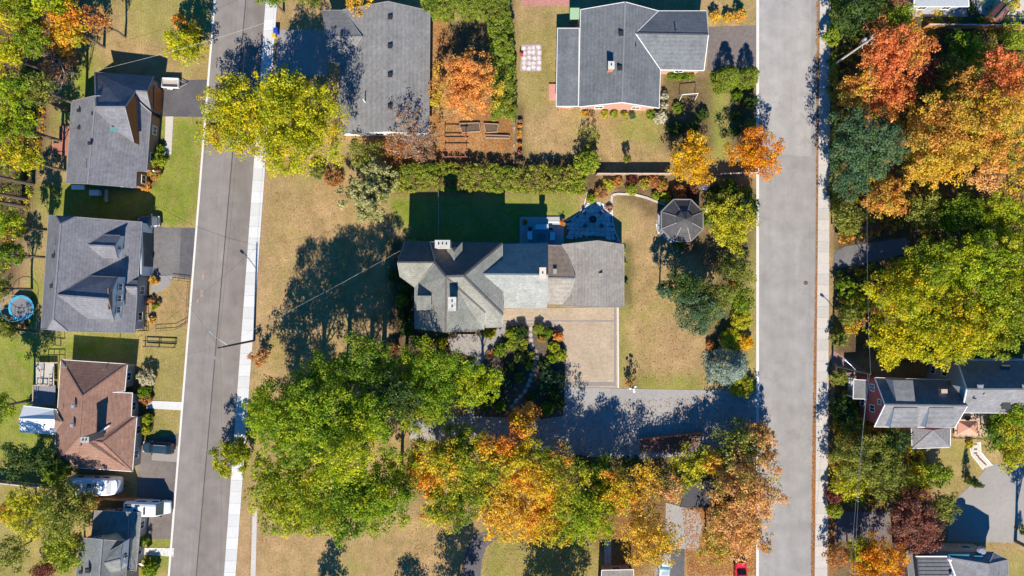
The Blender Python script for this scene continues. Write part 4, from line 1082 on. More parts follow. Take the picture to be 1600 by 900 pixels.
# west gable windows
wx = P['nw'].x + .42
for y, z in ((-14.9, 4.6), (-18.0, 4.6), (-17.6, 1.7), (-15.2, 1.7)): window(h, Vector((wx - .03, y, z)), Vector((-1, 0, 0)), 1.0, 1.3)
window(h, Vector((wx - .04, -16.7, 6.6)), Vector((-1, 0, 0)), .7, .9)
def shed_dormer(p4, lift, wm, m):
    """p4: four roof corners (picture places) of a low-pitched dormer top, back pair first, at height lift"""
    a, b, c, d = [at(x, y, z) for x, y, z in p4]
    mb = MB(); dn = lambda v: Vector((v.x, v.y, v.z - lift))
    mb.add([a, b, c, d, dn(c), dn(d)], [(3, 2, 4, 5), (0, 3, 5), (1, 4, 2)])
    o = mb.build('dormer', wm, h)
    up = Vector((0, 0, .05))
    MB().add([a + up, b + up, c + up, d + up, a - up, b - up, c - up, d - up], [(0, 1, 2, 3), (0, 4, 5, 1), (1, 5, 6, 2), (2, 6, 7, 3), (3, 7, 4, 0)]).build('dormer_roof', m, o)
    return o
shed_dormer([(1400, 626, 8.5), (1430, 627, 8.5), (1426, 594, 7.9), (1394, 594, 7.9)], 2.0, W_GREY, SH_PALE)
shed_dormer([(1397, 637, 8.6), (1434, 637, 8.6), (1433, 668, 7.6), (1391, 668, 7.6)], 1.8, M_WHITE, SH_PALE)
shed_dormer([(1452, 637, 8.6), (1490, 637, 8.6), (1490, 668, 7.6), (1446, 668, 7.6)], 1.8, M_WHITE, SH_PALE)
c = at(1474, 611, 7.8); MB().box((c.x, c.y, 7.6), (.9, .6, .9)).build('roof_vent', W_TAN, ro)
# porch on the west
P, ro = roof(h, dict(a=(1334, 593, 3.2), b=(1370, 595, 3.5), c=(1370, 624, 3.5), d=(1333, 623, 3.2)), ['abcd'], SH_PALE, False, gut=M_WHITE)
for k in 'ad':
    MB().box((P[k].x + .15, P[k].y + (-.2 if k == 'a' else .2), 1.6), (.16, .16, 3.1)).build('porch_post', M_WHITE, h)
for y in (589, 620): MB().beam(at(1326, y, 1.3), at(1338, y, 1.3), .08, .08).beam(at(1326, y, .7), at(1338, y, .7), .05, .05).build('porch_rail', M_WHITE, h)
for k in range(3): c = at(1326 + k * 3, 604); MB().box((c.x, c.y, .15 + .12 * k), (.34, 2.8, .24 * (k + 1))).build('step', M_CONC, h)
# south annex, hipped
roof(h, dict(nw=(1424, 669, 3.2), ne=(1485, 669, 3.2), se=(1485, 699, 3.0), sw=(1425, 701, 3.0), p=(1458, 673, 4.6)), [['nw', 'p', 'sw'], ['p', 'se', 'sw'], ['p', 'ne', 'se'], ['nw', 'ne', 'p']], SH_PALE, CAPG, walls=W_GREY, gut=M_WHITE)
# --- R2
h = thing('house', 'taller grey sided house joined behind the red brick house', 'house', at(1560, 610))
P, ro = roof(h, dict(nw=(1496, 563, 7.0), ne=(1660, 563, 7.0), re=(1670, 608, 10.6), rw=(1511, 608, 10.6), sw=(1503, 645, 7.0), se=(1660, 646, 7.0)), [['nw', 'ne', 're', 'rw'], ['rw', 're', 'se', 'sw']], SH_PALE, mat('r_ridge', (.10, .11, .12)), walls=W_GREY, gut=M_WHITE)
for x, y in ((1530, 605), (1600, 605)): vent(ro, x, y, 10.3, .7, .35, M_METAL)
for x, y, z in ((1571, 632, 8.4), (1570, 577, 8.0)):
    c = at(x, y, z); MB().box(c + Vector((0, 0, .12)), (1.2, 1.3, .2)).build('skylight', glass('dark_skylight', (.06, .06, .05)), ro)
stack(ro, 1521, 622, 9.4, .5, .1, M_DARK); stack(ro, 1536, 616, 9.8, .4, .12, W_TAN)
# --- BR: bottom right house
h = thing('house', 'pale roofed house with dark slatted sunroom roof at the south edge', 'house', at(1490, 905))
P, ro = roof(h, dict(w=(1416, 861, 4.6), n=(1553, 863, 4.6), ne=(1575, 875, 4.4), pk=(1545, 882, 6.0), e2=(1576, 893, 4.4), s=(1560, 960, 5.0), sw=(1425, 960, 5.2), v=(1484, 872, 5.6)), [['w', 'n', 'pk', 'v'], ['n', 'ne', 'pk'], ['pk', 'ne', 'e2', 's', 'v'], ['w', 'v', 's', 'sw']], SH_PALE, CAPG, walls=mat('salmon_stucco', (.45, .30, .22), var=.1), gut=M_EAVE)
a, b, c, d = at(1432, 870, 5.8), at(1481, 870, 5.8), at(1515, 960, 5.8), at(1440, 960, 5.8)
sr = MB().add([a, b, c, d, a - Vector((0, 0, 1.2)), b - Vector((0, 0, 1.2)), c - Vector((0, 0, 1.2)), d - Vector((0, 0, 1.2))], [(0, 3, 2, 1), (0, 1, 5, 4), (1, 2, 6, 5), (2, 3, 7, 6), (3, 0, 4, 7)]).build('sunroom_roof', mat('dark_membrane', (.05, .052, .06)), h)
for k in range(16):
    f = k / 15.0; p = a.lerp(d, f); q = b.lerp(c, f)
    MB().beam(p + Vector((.1, 0, .06)), q + Vector((-.1, 0, .06)), .46, .08).build('slat', mat('grey_slat', (.105, .105, .115), var=.3, scale=2), sr)
MB().beam(a + Vector((-.2, .1, .05)), b + Vector((.2, .1, .05)), .16, .2).build('trim_board', M_WHITE, sr)
MB().beam(at(1481, 870, 5.95), at(1515, 960, 5.95), .16, .2).build('trim_board', M_WHITE, sr)
for x, y, w in ((1497, 869, 3.2), (1528, 871, 1.3)):
    c = at(x, y, 5.3); MB().box(c + Vector((0, 0, .05)), (w, .6, .12)).build('skylight', glass('teal_glass', (.05, .16, .18)), ro)
c = at(1533, 861, 4.9); MB().lathe([(.7, 0), (.75, .25), (.5, .45), (.05, .5)], 14, c - Vector((0, 0, .2))).build('roof_vent', mat('grey_cover', (.2, .2, .24)), ro)
for x, y in ((1482, 873), (1485, 898)):
    c = at(x, y, 6); MB().lathe([(.18, 0), (.18, .5), (.28, .52), (.05, .7)], 12, c - Vector((0, 0, .1))).build('vent_pipe', M_WHITE, sr)
# --- TR: north east house and shed
h = thing('house', 'dark blue roofed house at the north edge above the wood fence', 'house', at(1475, -20))
roof(h, dict(a=(1428, 10, 3.0), b=(1514, 10, 3.0), c=(1512, -30, 5.0), d=(1430, -30, 5.0), e=(1430, -80, 3), f=(1512, -80, 3)), ['abcd', 'dcfe'], mat('blue_metal', (.20, .23, .27), rough=.5, var=.15), CAPG, walls=W_GREY, gut=M_WHITE)
dk = flat('patio', [(1425, 16), (1510, 13), (1512, 26), (1425, 26)], .05, mat('shade_slab', (.30, .28, .28), var=.2), 'shaded patio below the dark blue roof', 'patio')
t = thing('garden_shed', 'small garden shed with a plum brown gable roof', 'shed', at(1560, 20))
roof(t, dict(a=(1547, 22, 2.2), b=(1566, 1, 2.2), c=(1574, 9, 2.9), d=(1556, 29, 2.9), e=(1561, 36, 2.2), f=(1579, 16, 2.2)), ['abcd', 'dcfe'], shingle('plum_shingle', (.22, .10, .08)), CAPD, walls=mat('shed_orange', (.48, .24, .08), var=.15), gut=False, ins=.12, win=False)
flat('patio', [(1505, -20), (1600, -20), (1640, 20), (1600, 32), (1560, 36), (1530, 20)], .03, mat('pale_pave', (.42, .38, .34), var=.15), 'pale paved yard round the garden shed', 'patio')
# garage partly seen at the far east and at the south
t = thing('carport', 'dark flat roofed carport among the orange maples', 'carport', at(1090, 770))
P, ro = roof(t, dict(a=(1087, 752, 2.6), b=(1117, 750, 2.6), c=(1117, 793, 2.6), d=(1063, 792, 2.6), e=(1070, 770, 2.6)), ['abcde'], mat('carport_roof', (.055, .055, .065), var=.2), False, gut=M_DARK)
for k in 'abcd': MB().box((P[k].x * .99, P[k].y * .99, 1.25), (.14, .14, 2.5)).build('post', M_WOOD, t)
t = thing('building', 'low building edge with tan roof at the south edge', 'building', at(960, 930))
roof(t, dict(a=(940, 891, 3.0), b=(990, 890, 3.0), c=(992, 960, 3.6), d=(938, 960, 3.6)), ['abcd'], SH_TAUPE, False, walls=W_PINK, gut=M_WHITE)

# ------------------------------------------------------------------ vehicles
def ring(x, hw, z0, z1, rnd=.25, n=4):
    """rounded box section across the vehicle at x"""
    r = min(rnd, hw * .9, (z1 - z0) * .48); P = []
    for cx, cz, a0 in ((hw - r, z1 - r, 0), (-(hw - r), z1 - r, 90), (-(hw - r), z0 + r, 180), (hw - r, z0 + r, 270)):
        for k in range(n):
            a = math.radians(a0 + 90 * k / (n - 1)); P.append((x, cx + r * math.cos(a), cz + r * math.sin(a)))
    return P
def wheels(t, xs, hw, r=.33):
    for x in xs:
        for s in (-1, 1):
            w = MB().lathe([(r * .55, -.11), (r, -.1), (r, .1), (r * .55, .11)], 16).build('wheel', M_DARK, t); w.rotation_euler.x = math.pi / 2; w.location = (x, s * (hw - .12), r)
            m = MB().lathe([(r * .55, -.02), (r * .5, .02), (.05, .03)], 12).build('rim', M_METAL, w); m.location = (0, 0, -.11 * s)
def car(label, px, py, rz, c, L=4.6, W=1.84, Ht=1.6, name='parked_car', suv=True, glassc=(.02, .03, .04), cat='car', rack=True, group=None):
    p = at(px, py, .9); t = thing(name, label, cat, (p.x, p.y, .03), rz, group, local=True)
    m = mat('car_paint_%.2f_%.2f_%.2f' % c, c, rough=.28, var=.04, spec=.6)
    h = W / 2; f = L / 2
    MB().loft([ring(-f, h * .8, .45, .78), ring(-f + .12, h * .93, .3, .98), ring(-f + .7, h, .25, 1.0), ring(0, h, .25, 1.0), ring(f - 1.2, h, .25, .99), ring(f - .5, h * .95, .27, .90), ring(f - .1, h * .84, .32, .78), ring(f, h * .68, .42, .66)]).build('body', m, t, True)
    b = -f + (.12 if suv else .7)
    MB().loft([ring(b, h * .80, .85, 1.05, .1), ring(b + .35, h * .78, .85, Ht - .1, .16), ring(b + 1.0, h * .76, .85, Ht - .02, .18), ring(.3, h * .76, .85, Ht - .03, .18), ring(.6, h * .74, .85, Ht - .18, .16), ring(f - 1.15, h * .80, .85, 1.0, .06)]).build('cabin_glass', glass('cabin_glass_%.2f' % glassc[1], glassc), t, True)
    MB().loft([ring(b + .42, h * .66, Ht - .08, Ht + .01, .04), ring(b + 1.0, h * .70, Ht - .05, Ht + .035, .04), ring(.2, h * .70, Ht - .06, Ht + .025, .04), ring(.48, h * .64, Ht - .13, Ht - .04, .04)]).build('roof', m, t, True)
    if rack:
        for s in (-1, 1): MB().beam((b + .6, s * h * .66, Ht + .07), (.25, s * h * .66, Ht + .07), .06, .06).build('roof_rail', M_METAL, t)
    for s in (-1, 1):
        MB().box((f - .2, s * h * .62, .70), (.26, .4, .14)).build('headlight', M_WHITE, t)
        MB().box((-f + .1, s * h * .72, .85), (.16, .32, .22)).build('tail_light', mat('red_lens', (.35, .02, .02), rough=.3), t)
        MB().box((.75, s * (h + .08), 1.0), (.16, .22, .14)).build('mirror', m, t)
    MB().box((f + .0, 0, .5), (.12, W * .72, .22)).build('front_bumper', M_DARK, t); MB().box((-f - .02, 0, .52), (.12, W * .78, .24)).build('rear_bumper', M_DARK, t)
    MB().box((f - .62, 0, .935), (.7, W * .62, .02)).build('hood', m, t)
    wheels(t, (-f + .85, f - .85), h)
    return t
car('dark blue sport utility car parked beside the brown roofed house', 246, 700, math.radians(176), (.02, .045, .07), L=4.7)
car('small car tucked in the shade north of the white garage', 231, 346, math.radians(2), (.10, .11, .13), L=3.6, Ht=1.45, rack=False)
car('pale teal car on the dark drive by the thin golden maple', 1039, 878, math.radians(-92), (.30, .36, .38), L=4.6, glassc=(.02, .10, .14))
car('red car partly out of view at the south edge', 1158, 899, math.radians(90), (.55, .02, .03), L=4.4, rack=False)
# travel trailer
def travel_trailer():
    p = at(150, 757, 1.5); t = thing('travel_trailer', 'long white travel trailer with roof vents beside the brown roof', 'trailer', (p.x, p.y, 0), math.radians(-2), local=True)
    m = mat('trailer_white', (.76, .77, .78), rough=.4, var=.04); L, hw, Z = 7.6, 1.24, 3.0
    MB().loft([ring(-L / 2, hw * .95, .6, Z - .35, .3), ring(-L / 2 + .25, hw, .55, Z - .05, .3), ring(-L / 2 + 1, hw, .55, Z, .18), ring(L / 2 - 1.4, hw, .55, Z, .18), ring(L / 2 - .7, hw * .98, .55, Z - .25, .3), ring(L / 2 - .15, hw * .92, .6, Z - 1.0, .35), ring(L / 2, hw * .85, .7, Z - 1.5, .3)]).build('body', m, t, True)
    MB().loft([ring(L / 2 - 1.32, hw * .9, Z - .1, Z + .03, .03), ring(L / 2 - .74, hw * .86, Z - .33, Z - .21, .03)]).build('front_cap', mat('trailer_grey', (.45, .45, .46), var=.05), t)
    for x, y in ((-2.0, 0), (-.1, .25), (.75, .4)):
        v = MB().box((x, y, Z + .08), (.5, .5, .16)).build('roof_vent', M_DARK if x < .5 else M_METAL, t); MB().box((x, y, Z + .18), (.54, .54, .05)).build('vent_lid', mat('smoke_lid', (.06, .06, .07)), v)
    MB().box((1.7, -.1, Z + .14), (.9, .75, .28)).build('air_conditioner', m, t)
    for x in (-2.2, .4, 1.8): 
        for s in (-1, 1): MB().box((x, s * (hw - .01), 1.9), (.9, .06, .6)).build('window', M_GLASS, t)
    MB().box((-.8, -hw + .0, 1.6), (.7, .07, 1.9)).build('door', mat('trailer_grey', (.45, .45, .46)), t)
    MB().box((2.2, 0, Z + .02), (.03, hw * 1.9, .03)).build('seam', M_TRIM, t)
    MB().tube([(L / 2 - .1, .5, .55), (L / 2 + 1.1, 0, .5), (L / 2 - .1, -.5, .55)], .06, 6).build('hitch', M_DARK, t)
    arc_ = MB().tube([(L / 2 - .5 + .35 * math.cos(a), 1.05 * math.sin(a), Z - .55 - .2 * math.cos(a)) for a in np.linspace(-1.4, 1.4, 9)], .05, 6); arc_.build('front_rail', M_WHITE, t)
    wheels(t, (-.9, .0), hw, .36)
travel_trailer()
def camper_van():
    p = at(232, 793, 1.4); t = thing('camper_van', 'white camper van with roof hatches on the brownish driveway', 'van', (p.x, p.y, .03), math.radians(-2), local=True)
    m = mat('van_white', (.78, .79, .80), rough=.35, var=.03); L, hw, Z = 6.4, 1.05, 2.75
    MB().loft([ring(-3.2, hw * .92, .5, Z - .2, .25), ring(-3.0, hw, .4, Z, .28), ring(0, hw, .38, Z, .28), ring(1.3, hw, .38, Z - .04, .3), ring(1.75, hw * .98, .38, Z - .25, .35), ring(2.25, hw * .97, .4, 1.62, .25), ring(2.4, hw * .96, .4, 1.35, .2), ring(3.05, hw * .88, .42, 1.1, .2), ring(3.2, hw * .75, .5, .9, .18)]).build('body', m, t, True)
    MB().loft([ring(1.72, hw * .82, Z - .6, Z - .19, .05), ring(2.38, hw * .90, 1.2, 1.50, .05)]).build('windscreen', glass('van_screen', (.03, .05, .06)), t)
    MB().box((-.6, hw * .72, Z - .02), (4.6, .34, .09)).build('shade_strip', mat('shade_strip_grey', (.33, .35, .40), var=.1), t)  # shade along the side of the van roof, put in as a grey strip
    for x, y, a, b in ((-1.3, -.05, .42, .42), (.1, .12, .28, .5), (.1, -.45, .28, .38), (-2.4, .4, .9, .22), (-1.0, .62, .7, .2), (-2.3, .75, .8, .25)):
        MB().box((x, y, Z + .05), (a, b, .14)).build('roof_hatch', mat('smoke_lid', (.06, .06, .07)), t)
    for s in (-1, 1):
        MB().box((1.2, s * (hw - .02), 1.7), (1.0, .06, .6)).build('window', M_GLASS, t); MB().box((2.0, s * (hw + .16), 1.5), (.14, .26, .3)).build('mirror', M_DARK, t)
        MB().box((3.08, s * .62, .82), (.2, .35, .18)).build('headlight', M_WHITE, t); MB().box((-3.17, s * .85, 1.0), (.08, .16, .4)).build('tail_light', mat('red_lens', (.35, .02, .02)), t)
        MB().box((-.9, s * (hw - .015), 1.75), (1.5, .05, .55)).build('window', M_GLASS, t)
    MB().box((3.2, 0, .5), (.14, 1.7, .26)).build('bumper', M_DARK, t)
    wheels(t, (-2.0, 2.1), hw, .35)
camper_van()
p = at(267, 130, .7); t = thing('utility_trailer', 'small open utility trailer with white frame on dark driveway', 'trailer', (p.x, p.y, 0), math.radians(-2), local=True)
MB().box((0, 0, .5), (2.5, 1.35, .08)).build('bed', mat('trailer_bed', (.34, .30, .27), var=.2), t)
for x, y, a, b in ((0, .7, 2.6, .08), (0, -.7, 2.6, .08), (-1.28, 0, .08, 1.4), (1.28, 0, .08, 1.4)): MB().box((x, y, .78), (a, b, .5)).build('side_panel', M_WHITE, t)
MB().tube([(1.3, .5, .5), (2.4, 0, .5), (1.3, -.5, .5)], .05, 6).build('drawbar', M_METAL, t); wheels(t, (-.1,), .95, .3)
for s in (-1, 1): MB().box((-.1, s * .83, .68), (.9, .22, .06)).build('mudguard', M_WHITE, t)

# ------------------------------------------------------------------ poles and wires
def pole(name, base, top_h, label, arms=(), lamp=None, m=None):
    b = at(*base); t = thing(name, label, 'pole', (b.x, b.y, 0))
    MB().tube([(b.x, b.y, 0), (b.x, b.y, top_h * .5), (b.x, b.y, top_h)], [.17, .15, .11], 10).build('shaft', m or M_BARKG, t)
    for z, dx, dy in arms: MB().beam((b.x - dx, b.y - dy, z), (b.x + dx, b.y + dy, z), .1, .12).build('crossarm', m or M_BARKG, t)
    if lamp:
        z, dx, dy = lamp
        MB().tube([(b.x, b.y, z), (b.x + dx * .5, b.y + dy * .5, z + .5), (b.x + dx, b.y + dy, z + .6)], .05, 6).build('lamp_arm', M_METAL, t)
        MB().box((b.x + dx, b.y + dy, z + .55), (.62, .26, .16), math.atan2(dy, dx)).build('lamp_head', M_METAL, t)
    return Vector((b.x, b.y, top_h))
M_POLE = mat('dark_pole', (.06, .055, .045), var=.3)
t1 = pole('street_light_pole', (397.5, 532), 13.2, 'tall dark utility pole with street light beside the west sidewalk', lamp=(9.7, -2.3, 1.9), m=M_POLE)
t2 = pole('utility_pole', (1300, 103), 12.0, 'pale wooden utility pole leaning over the orange maple', arms=((11.2, .5, .7), (9.2, .0, .5)), m=mat('pale_pole', (.42, .36, .30), var=.25))
bt = Vector(t2); mbq = MB().lathe([(.22, 0), (.24, .1), (.24, .7), (.15, .8)], 12, (bt.x - .4, bt.y + .25, 10.2)); tr_ = mbq.build('transformer', M_METAL); tag(tr_, 'grey transformer can hung on the pale utility pole', 'transformer')
t3 = pole('utility_pole', (1300, 570), 11.5, 'thin dark utility pole by the beige sidewalk', lamp=(7.5, -1.9, 1.6), m=M_POLE)
def wire(a, b, label, sag=.8, r=.014, m=None):
    pts = [a.lerp(b, k / 12) + Vector((0, 0, -4 * sag * (k / 12) * (1 - k / 12))) for k in range(13)]
    tag(MB().tube(pts, r, 4).build('power_line', m or M_METAL), label, 'cable')
M_CABLE = mat('cable', (.09, .085, .08))
wire(t3 + Vector((0, 0, -.3)), at(1320, 1050, 11), 'overhead cable over the olive trees beside the beige sidewalk', m=M_METAL)
wire(t3 + Vector((.3, 0, -1.3)), at(1331, 1050, 10), 'second overhead cable over the olive trees', m=M_METAL)
wire(t3, t2, 'overhead cable along the autumn wood', 1.2, m=M_METAL)
wire(t2, at(1292, -120, 11.5), 'overhead cable north of the pale utility pole', m=M_METAL)
wire(t1, at(400, -250, 12.5), 'overhead cable along the west street', 1.5, m=M_CABLE)
wire(t1 + Vector((0, 0, -.8)), at(330, 1250, 12), 'overhead cable south of the street light', 1.5, m=M_CABLE)
wire(t1 + Vector((0, 0, -.4)), at(189, 347, 4.2), 'service cable across the west street to the dormered house', 1.0, m=M_CABLE)
wire(t1 + Vector((0, 0, -.4)), at(625, 392, 7), 'service cable across the shaded lawn to the slate roof', 1.0, m=mat('pale_cable', (.45, .43, .40)))
wire(at(150, 110, 5), at(430, 30, 10), 'service cable from the rust gabled house', .8, m=MATS['pale_cable'])
wire(t1 + Vector((0, 0, -.6)), at(190, 574, 3.4), 'service cable to the brown roofed house', .8, m=M_CABLE)

# lamp post with four globes
b = at(983, 602); t = thing('lamp_post', 'black garden lamp post with four white globes by the forecourt', 'lamp', (b.x, b.y, 0))
MB().tube([(b.x, b.y, 0), (b.x, b.y, .5), (b.x, b.y, 3.9)], [.14, .07, .05], 8).build('shaft', M_DARK, t)
for dx, dy, z in ((0, 0, 4.05), (-.45, .05, 3.6), (.3, .35, 3.6), (.15, -.4, 3.6)):
    if dx or dy: MB().tube([(b.x, b.y, 3.3), (b.x + dx, b.y + dy, 3.2), (b.x + dx, b.y + dy, z - .15)], .03, 6).build('arm', M_DARK, t)
    MB().lathe([(.03, -.2), (.15, -.13), (.2, 0), (.15, .13), (.03, .2)], 12, (b.x + dx, b.y + dy, z)).build('globe', mat('lamp_globe', (.85, .85, .83), rough=.3, var=.02), t, True)

# ------------------------------------------------------------------ fences and walls
def fence(name, pts, h, label, m, panel=2.4, solid=True, cap=None, post=.12, thick=.06):
    w = [at(x, y) for x, y in pts]; t = thing(name, label, 'fence', (w[0].x, w[0].y, 0))
    for a, b in zip(w, w[1:]):
        d = b - a; n = max(1, int(d.length / panel + .5))
        for k in range(n + 1):
            c = a + d * (k / n); MB().box((c.x, c.y, h / 2 + .04), (post, post, h + .08)).build('post', m, t)
        for k in range(n):
            p, q = a + d * (k / n), a + d * ((k + 1) / n)
            if solid: MB().beam(p + Vector((0, 0, h / 2)), q + Vector((0, 0, h / 2)), thick, h - .1).build('panel', m, t)
            else:
                for z in (h * .35, h * .95): MB().beam(p + Vector((0, 0, z)), q + Vector((0, 0, z)), thick, .07).build('rail', m, t)
            if cap: MB().beam(p + Vector((0, 0, h)), q + Vector((0, 0, h)), .17, .05).build('cap_rail', cap, t)
    return t
M_FG = mat('pale_fence', (.45, .38, .33), var=.2)
fence('fence', [(931, 274), (1046, 274)], 1.7, 'board fence with pale cap behind the autumn flower bed', M_WOOD, cap=M_FG)
fence('fence', [(1122, 274), (1183, 272)], 1.6, 'short board fence between the two orange maples', M_WOOD, cap=M_FG)
fence('fence', [(804, 150), (803, 256)], 1.6, 'thin pale fence west of the flower pots', M_FG, thick=.04)
fence('fence', [(1440, 45), (1640, 47)], 1.9, 'cedar fence lit orange across the north east garden', M_CEDAR, cap=M_FG)
fence('fence', [(686, 300), (686, 376)], 1.2, 'wire side fence on the shaded back lawn', M_METAL, solid=False, thick=.03, post=.06)
fence('wall', [(998, 684), (1097, 674)], 1.35, 'low wooden wall beside the long shaded drive', mat('wall_boards', (.26, .11, .075), var=.25), cap=mat('wall_cap', (.36, .14, .09), var=.2), thick=.14)
fence('fence', [(100, 733), (101, 770)], 1.8, 'rust red fence behind the travel trailer', mat('red_fence', (.30, .09, .05), var=.2))
fence('fence', [(130, 772), (240, 779)], 1.8, 'cedar board fence between travel trailer and camper van', M_CEDAR, cap=M_WOOD)
fence('fence', [(-20, 748), (95, 760)], 1.5, 'weathered fence behind the southwest trees', M_WOOD, cap=M_FG)
fence('fence', [(1395, 560), (1500, 560)], 1.6, 'wood fence under the big golden tree', M_WOOD)
fence('fence', [(270, 437), (297, 440), (294, 505), (275, 515), (243, 517)], .9, 'low black iron fence on the front lawn of the dormered house', M_DARK, solid=False, panel=.9, post=.03, thick=.03)
fence('fence', [(80, 232), (79, 243), (104, 245)], 1.1, 'deck railing at the west end of the rust gabled house', M_DARK, solid=False, panel=1.0, post=.05, thick=.05)
dk = thing('back_deck', 'rust red deck behind the rust gabled house', 'deck', at(95, 218))
for k in range(12):
    c = at(82 + k * 2.3, 232 - (k > 4) * 12, .4); MB().box((c.x, c.y, .4), (.21, 1.6 + (k > 4) * 3.0, .06)).build('deck_board', mat('red_deck', (.34, .14, .09), var=.2), dk)
pb = thing('planter_frame', 'black timber raised bed frame on the front lawn', 'raised bed', at(250, 536))
for p, q in (((227, 532), (274, 534)), ((227, 541), (273, 543)), ((227, 532), (227, 541)), ((274, 534), (273, 543)), ((249, 533), (249, 542))):
    MB().beam(at(*p, .5), at(*q, .5), .12, .12).build('rail', M_DARK, pb)
    for e_ in (p, q): c = at(*e_); MB().box((c.x, c.y, .32), (.1, .1, .64)).build('post', M_DARK, pb)
pb = thing('climbing_bars', 'small black timber climbing bars on the lawn beside the dormered house', 'climbing bars', at(90, 534))
for p, q in (((86, 527), (95, 528)), ((86, 539), (95, 540)), ((86, 527), (86, 539)), ((95, 528), (95, 540))):
    MB().beam(at(*p, .9), at(*q, .9), .1, .1).build('rail', M_DARK, pb); c = at(*p); MB().box((c.x, c.y, .45), (.08, .08, .9)).build('post', M_DARK, pb)

# ------------------------------------------------------------------ garden things
# trampoline
b = at(39, 481); t = thing('trampoline', 'round trampoline with a sky blue rim beside the dormered house', 'trampoline', (b.x, b.y, 0))
M_BLUE = mat('blue_pad', (.05, .32, .50), rough=.6, var=.1)
MB().lathe([(1.95, .78), (1.98, .86), (1.62, .88), (1.6, .8)], 36, b, cap=(0, 0)).build('rim_pad', M_BLUE, t)
MB().lathe([(1.64, .80), (1.2, .785), (.01, .78)], 36, b, cap=(0, 1)).build('mat', mat('mat_grey', (.16, .155, .155), var=.2), t)
for k in range(6):
    a = k * math.pi / 3; q = (b.x + 2.0 * math.cos(a), b.y + 2.0 * math.sin(a))
    MB().tube([(q[0], q[1], 0), (q[0], q[1], 2.5)], .035, 6).build('net_pole', M_METAL, t)
    MB().tube([(q[0], q[1], .04), (b.x + 1.9 * math.cos(a + .5), b.y + 1.9 * math.sin(a + .5), .04), (b.x + 1.9 * math.cos(a + .5), b.y + 1.9 * math.sin(a + .5), .8)], .03, 5).build('leg', M_METAL, t)
MB().tube([(b.x + 2.0 * math.cos(a), b.y + 2.0 * math.sin(a), 2.5) for a in np.linspace(0, 2 * math.pi, 25)], .035, 6).build('net_ring', M_BLUE, t)
# gazebo
b = at(1066, 345); b = Vector((at(1067, 344, 3.2).x, at(1067, 344, 3.2).y, 0)); t = thing('gazebo', 'octagonal wooden gazebo with a dark shingled roof in the garden', 'gazebo', b)
def octo(r, z, ph=.39): return [Vector((b.x + r * math.cos(ph + k * math.pi / 4), b.y + r * math.sin(ph + k * math.pi / 4), z)) for k in range(8)]
MB().prism([(v.x, v.y) for v in octo(3.5, 0)], 0, .4).build('deck', W_GREY, t)
o1, o2 = octo(3.45, 2.7), octo(1.15, 4.1)
gm = shingle('gazebo_shingle', (.085, .083, .085)); gz = MB()
for k in range(8): gz.add([o1[k], o1[(k + 1) % 8], o2[(k + 1) % 8], o2[k]], [(0, 1, 2, 3)])
gr = gz.build('roof', gm, t); rc_ = MB(); ap_ = Vector((b.x, b.y, 4.75))
for k in range(8): rc_.beam(o1[k] + Vector((0, 0, .02)), o2[k] + Vector((0, 0, .02)), .14, .07); rc_.beam(o1[k], o1[(k + 1) % 8], .16, .16)
rc_.build('ridge_cap', mat('gazebo_trim', (.20, .19, .18), var=.2), gr)
cu = MB(); o3, o4 = octo(1.3, 4.2), octo(.03, 5.0)
for k in range(8): cu.add([o3[k], o3[(k + 1) % 8], o4[k]], [(0, 1, 2)]); cu.add([o2[k] * .9999, o2[(k + 1) % 8], o3[(k + 1) % 8] - Vector((0, 0, .02)), o3[k] - Vector((0, 0, .02))], [(0, 1, 2, 3)])
cu.build('cupola', gm, t)
for v in octo(3.1, 0): MB().box((v.x, v.y, 1.55), (.14, .14, 2.4)).build('post', MATS['gazebo_trim'], t)
oo = octo(3.1, 1.2)
for k in range(8):
    if k != 4: MB().beam(oo[k], oo[(k + 1) % 8], .08, .1).build('railing', MATS['gazebo_trim'], t)
for k in range(3): c = at(1033 - k * 2.4, 357 + k * .3); MB().box((c.x, c.y, .15 - .03 * k), (.5, 1.7, .3 - .08 * k), .2).build('step', MS[0], t)
flat('gazebo_pad', [(1030, 335), (1042, 318), (1046, 325), (1034, 345), (1040, 372), (1030, 365), (1025, 347)], .03, MS2[1], 'pale stone strip curving round the gazebo', 'path')
# terrace furniture
M_CUSH = mat('blue_grey_cushion', (.66, .72, .76), var=.06); M_WICK = mat('wicker', (.12, .13, .14), var=.3, scale=8)
def seat(name, label, px, py, rz, w, n):
    p = at(px, py, .5); t = thing(name, label, 'sofa' if n > 1 else 'armchair', (p.x, p.y, .22), rz, local=True)
    MB().box((0, 0, .17), (w, .8, .28)).build('frame', M_WICK, t)
    for k in range(n):
        x = w * .86 * ((k + .5) / n - .5); MB().box((x, -.04, .38), (w * .84 / n, .62, .16)).build('seat_cushion', M_CUSH, t); MB().box((x, .32, .56), (w * .84 / n, .18, .42)).build('back_cushion', M_CUSH, t)
    MB().box((0, .42, .45), (w, .08, .6)).build('backrest', M_WICK, t)
    for s in (-1, 1): MB().box((s * (w / 2 - .04), 0, .4), (.1, .82, .34)).build('armrest', M_CUSH, t)
seat('garden_sofa', 'pale blue garden sofa against the terrace edge', 846, 355, 0, 2.1, 3)
seat('garden_armchair', 'pale blue armchair on the west side of the terrace table', 828, 368, math.pi / 2, 1.25, 1)
seat('garden_armchair', 'pale blue armchair on the east side of the terrace table', 863, 369, -math.pi / 2, 1.25, 1)
b = at(845, 370); t = thing('terrace_table', 'low dark oval table between the garden chairs', 'table', (b.x, b.y, .22))
MB().lathe([(.62, .36), (.66, .4), (.62, .44), (.02, .44)], 24, (b.x, b.y, .22), 1.1, .8).build('table_top', M_WICK, t)
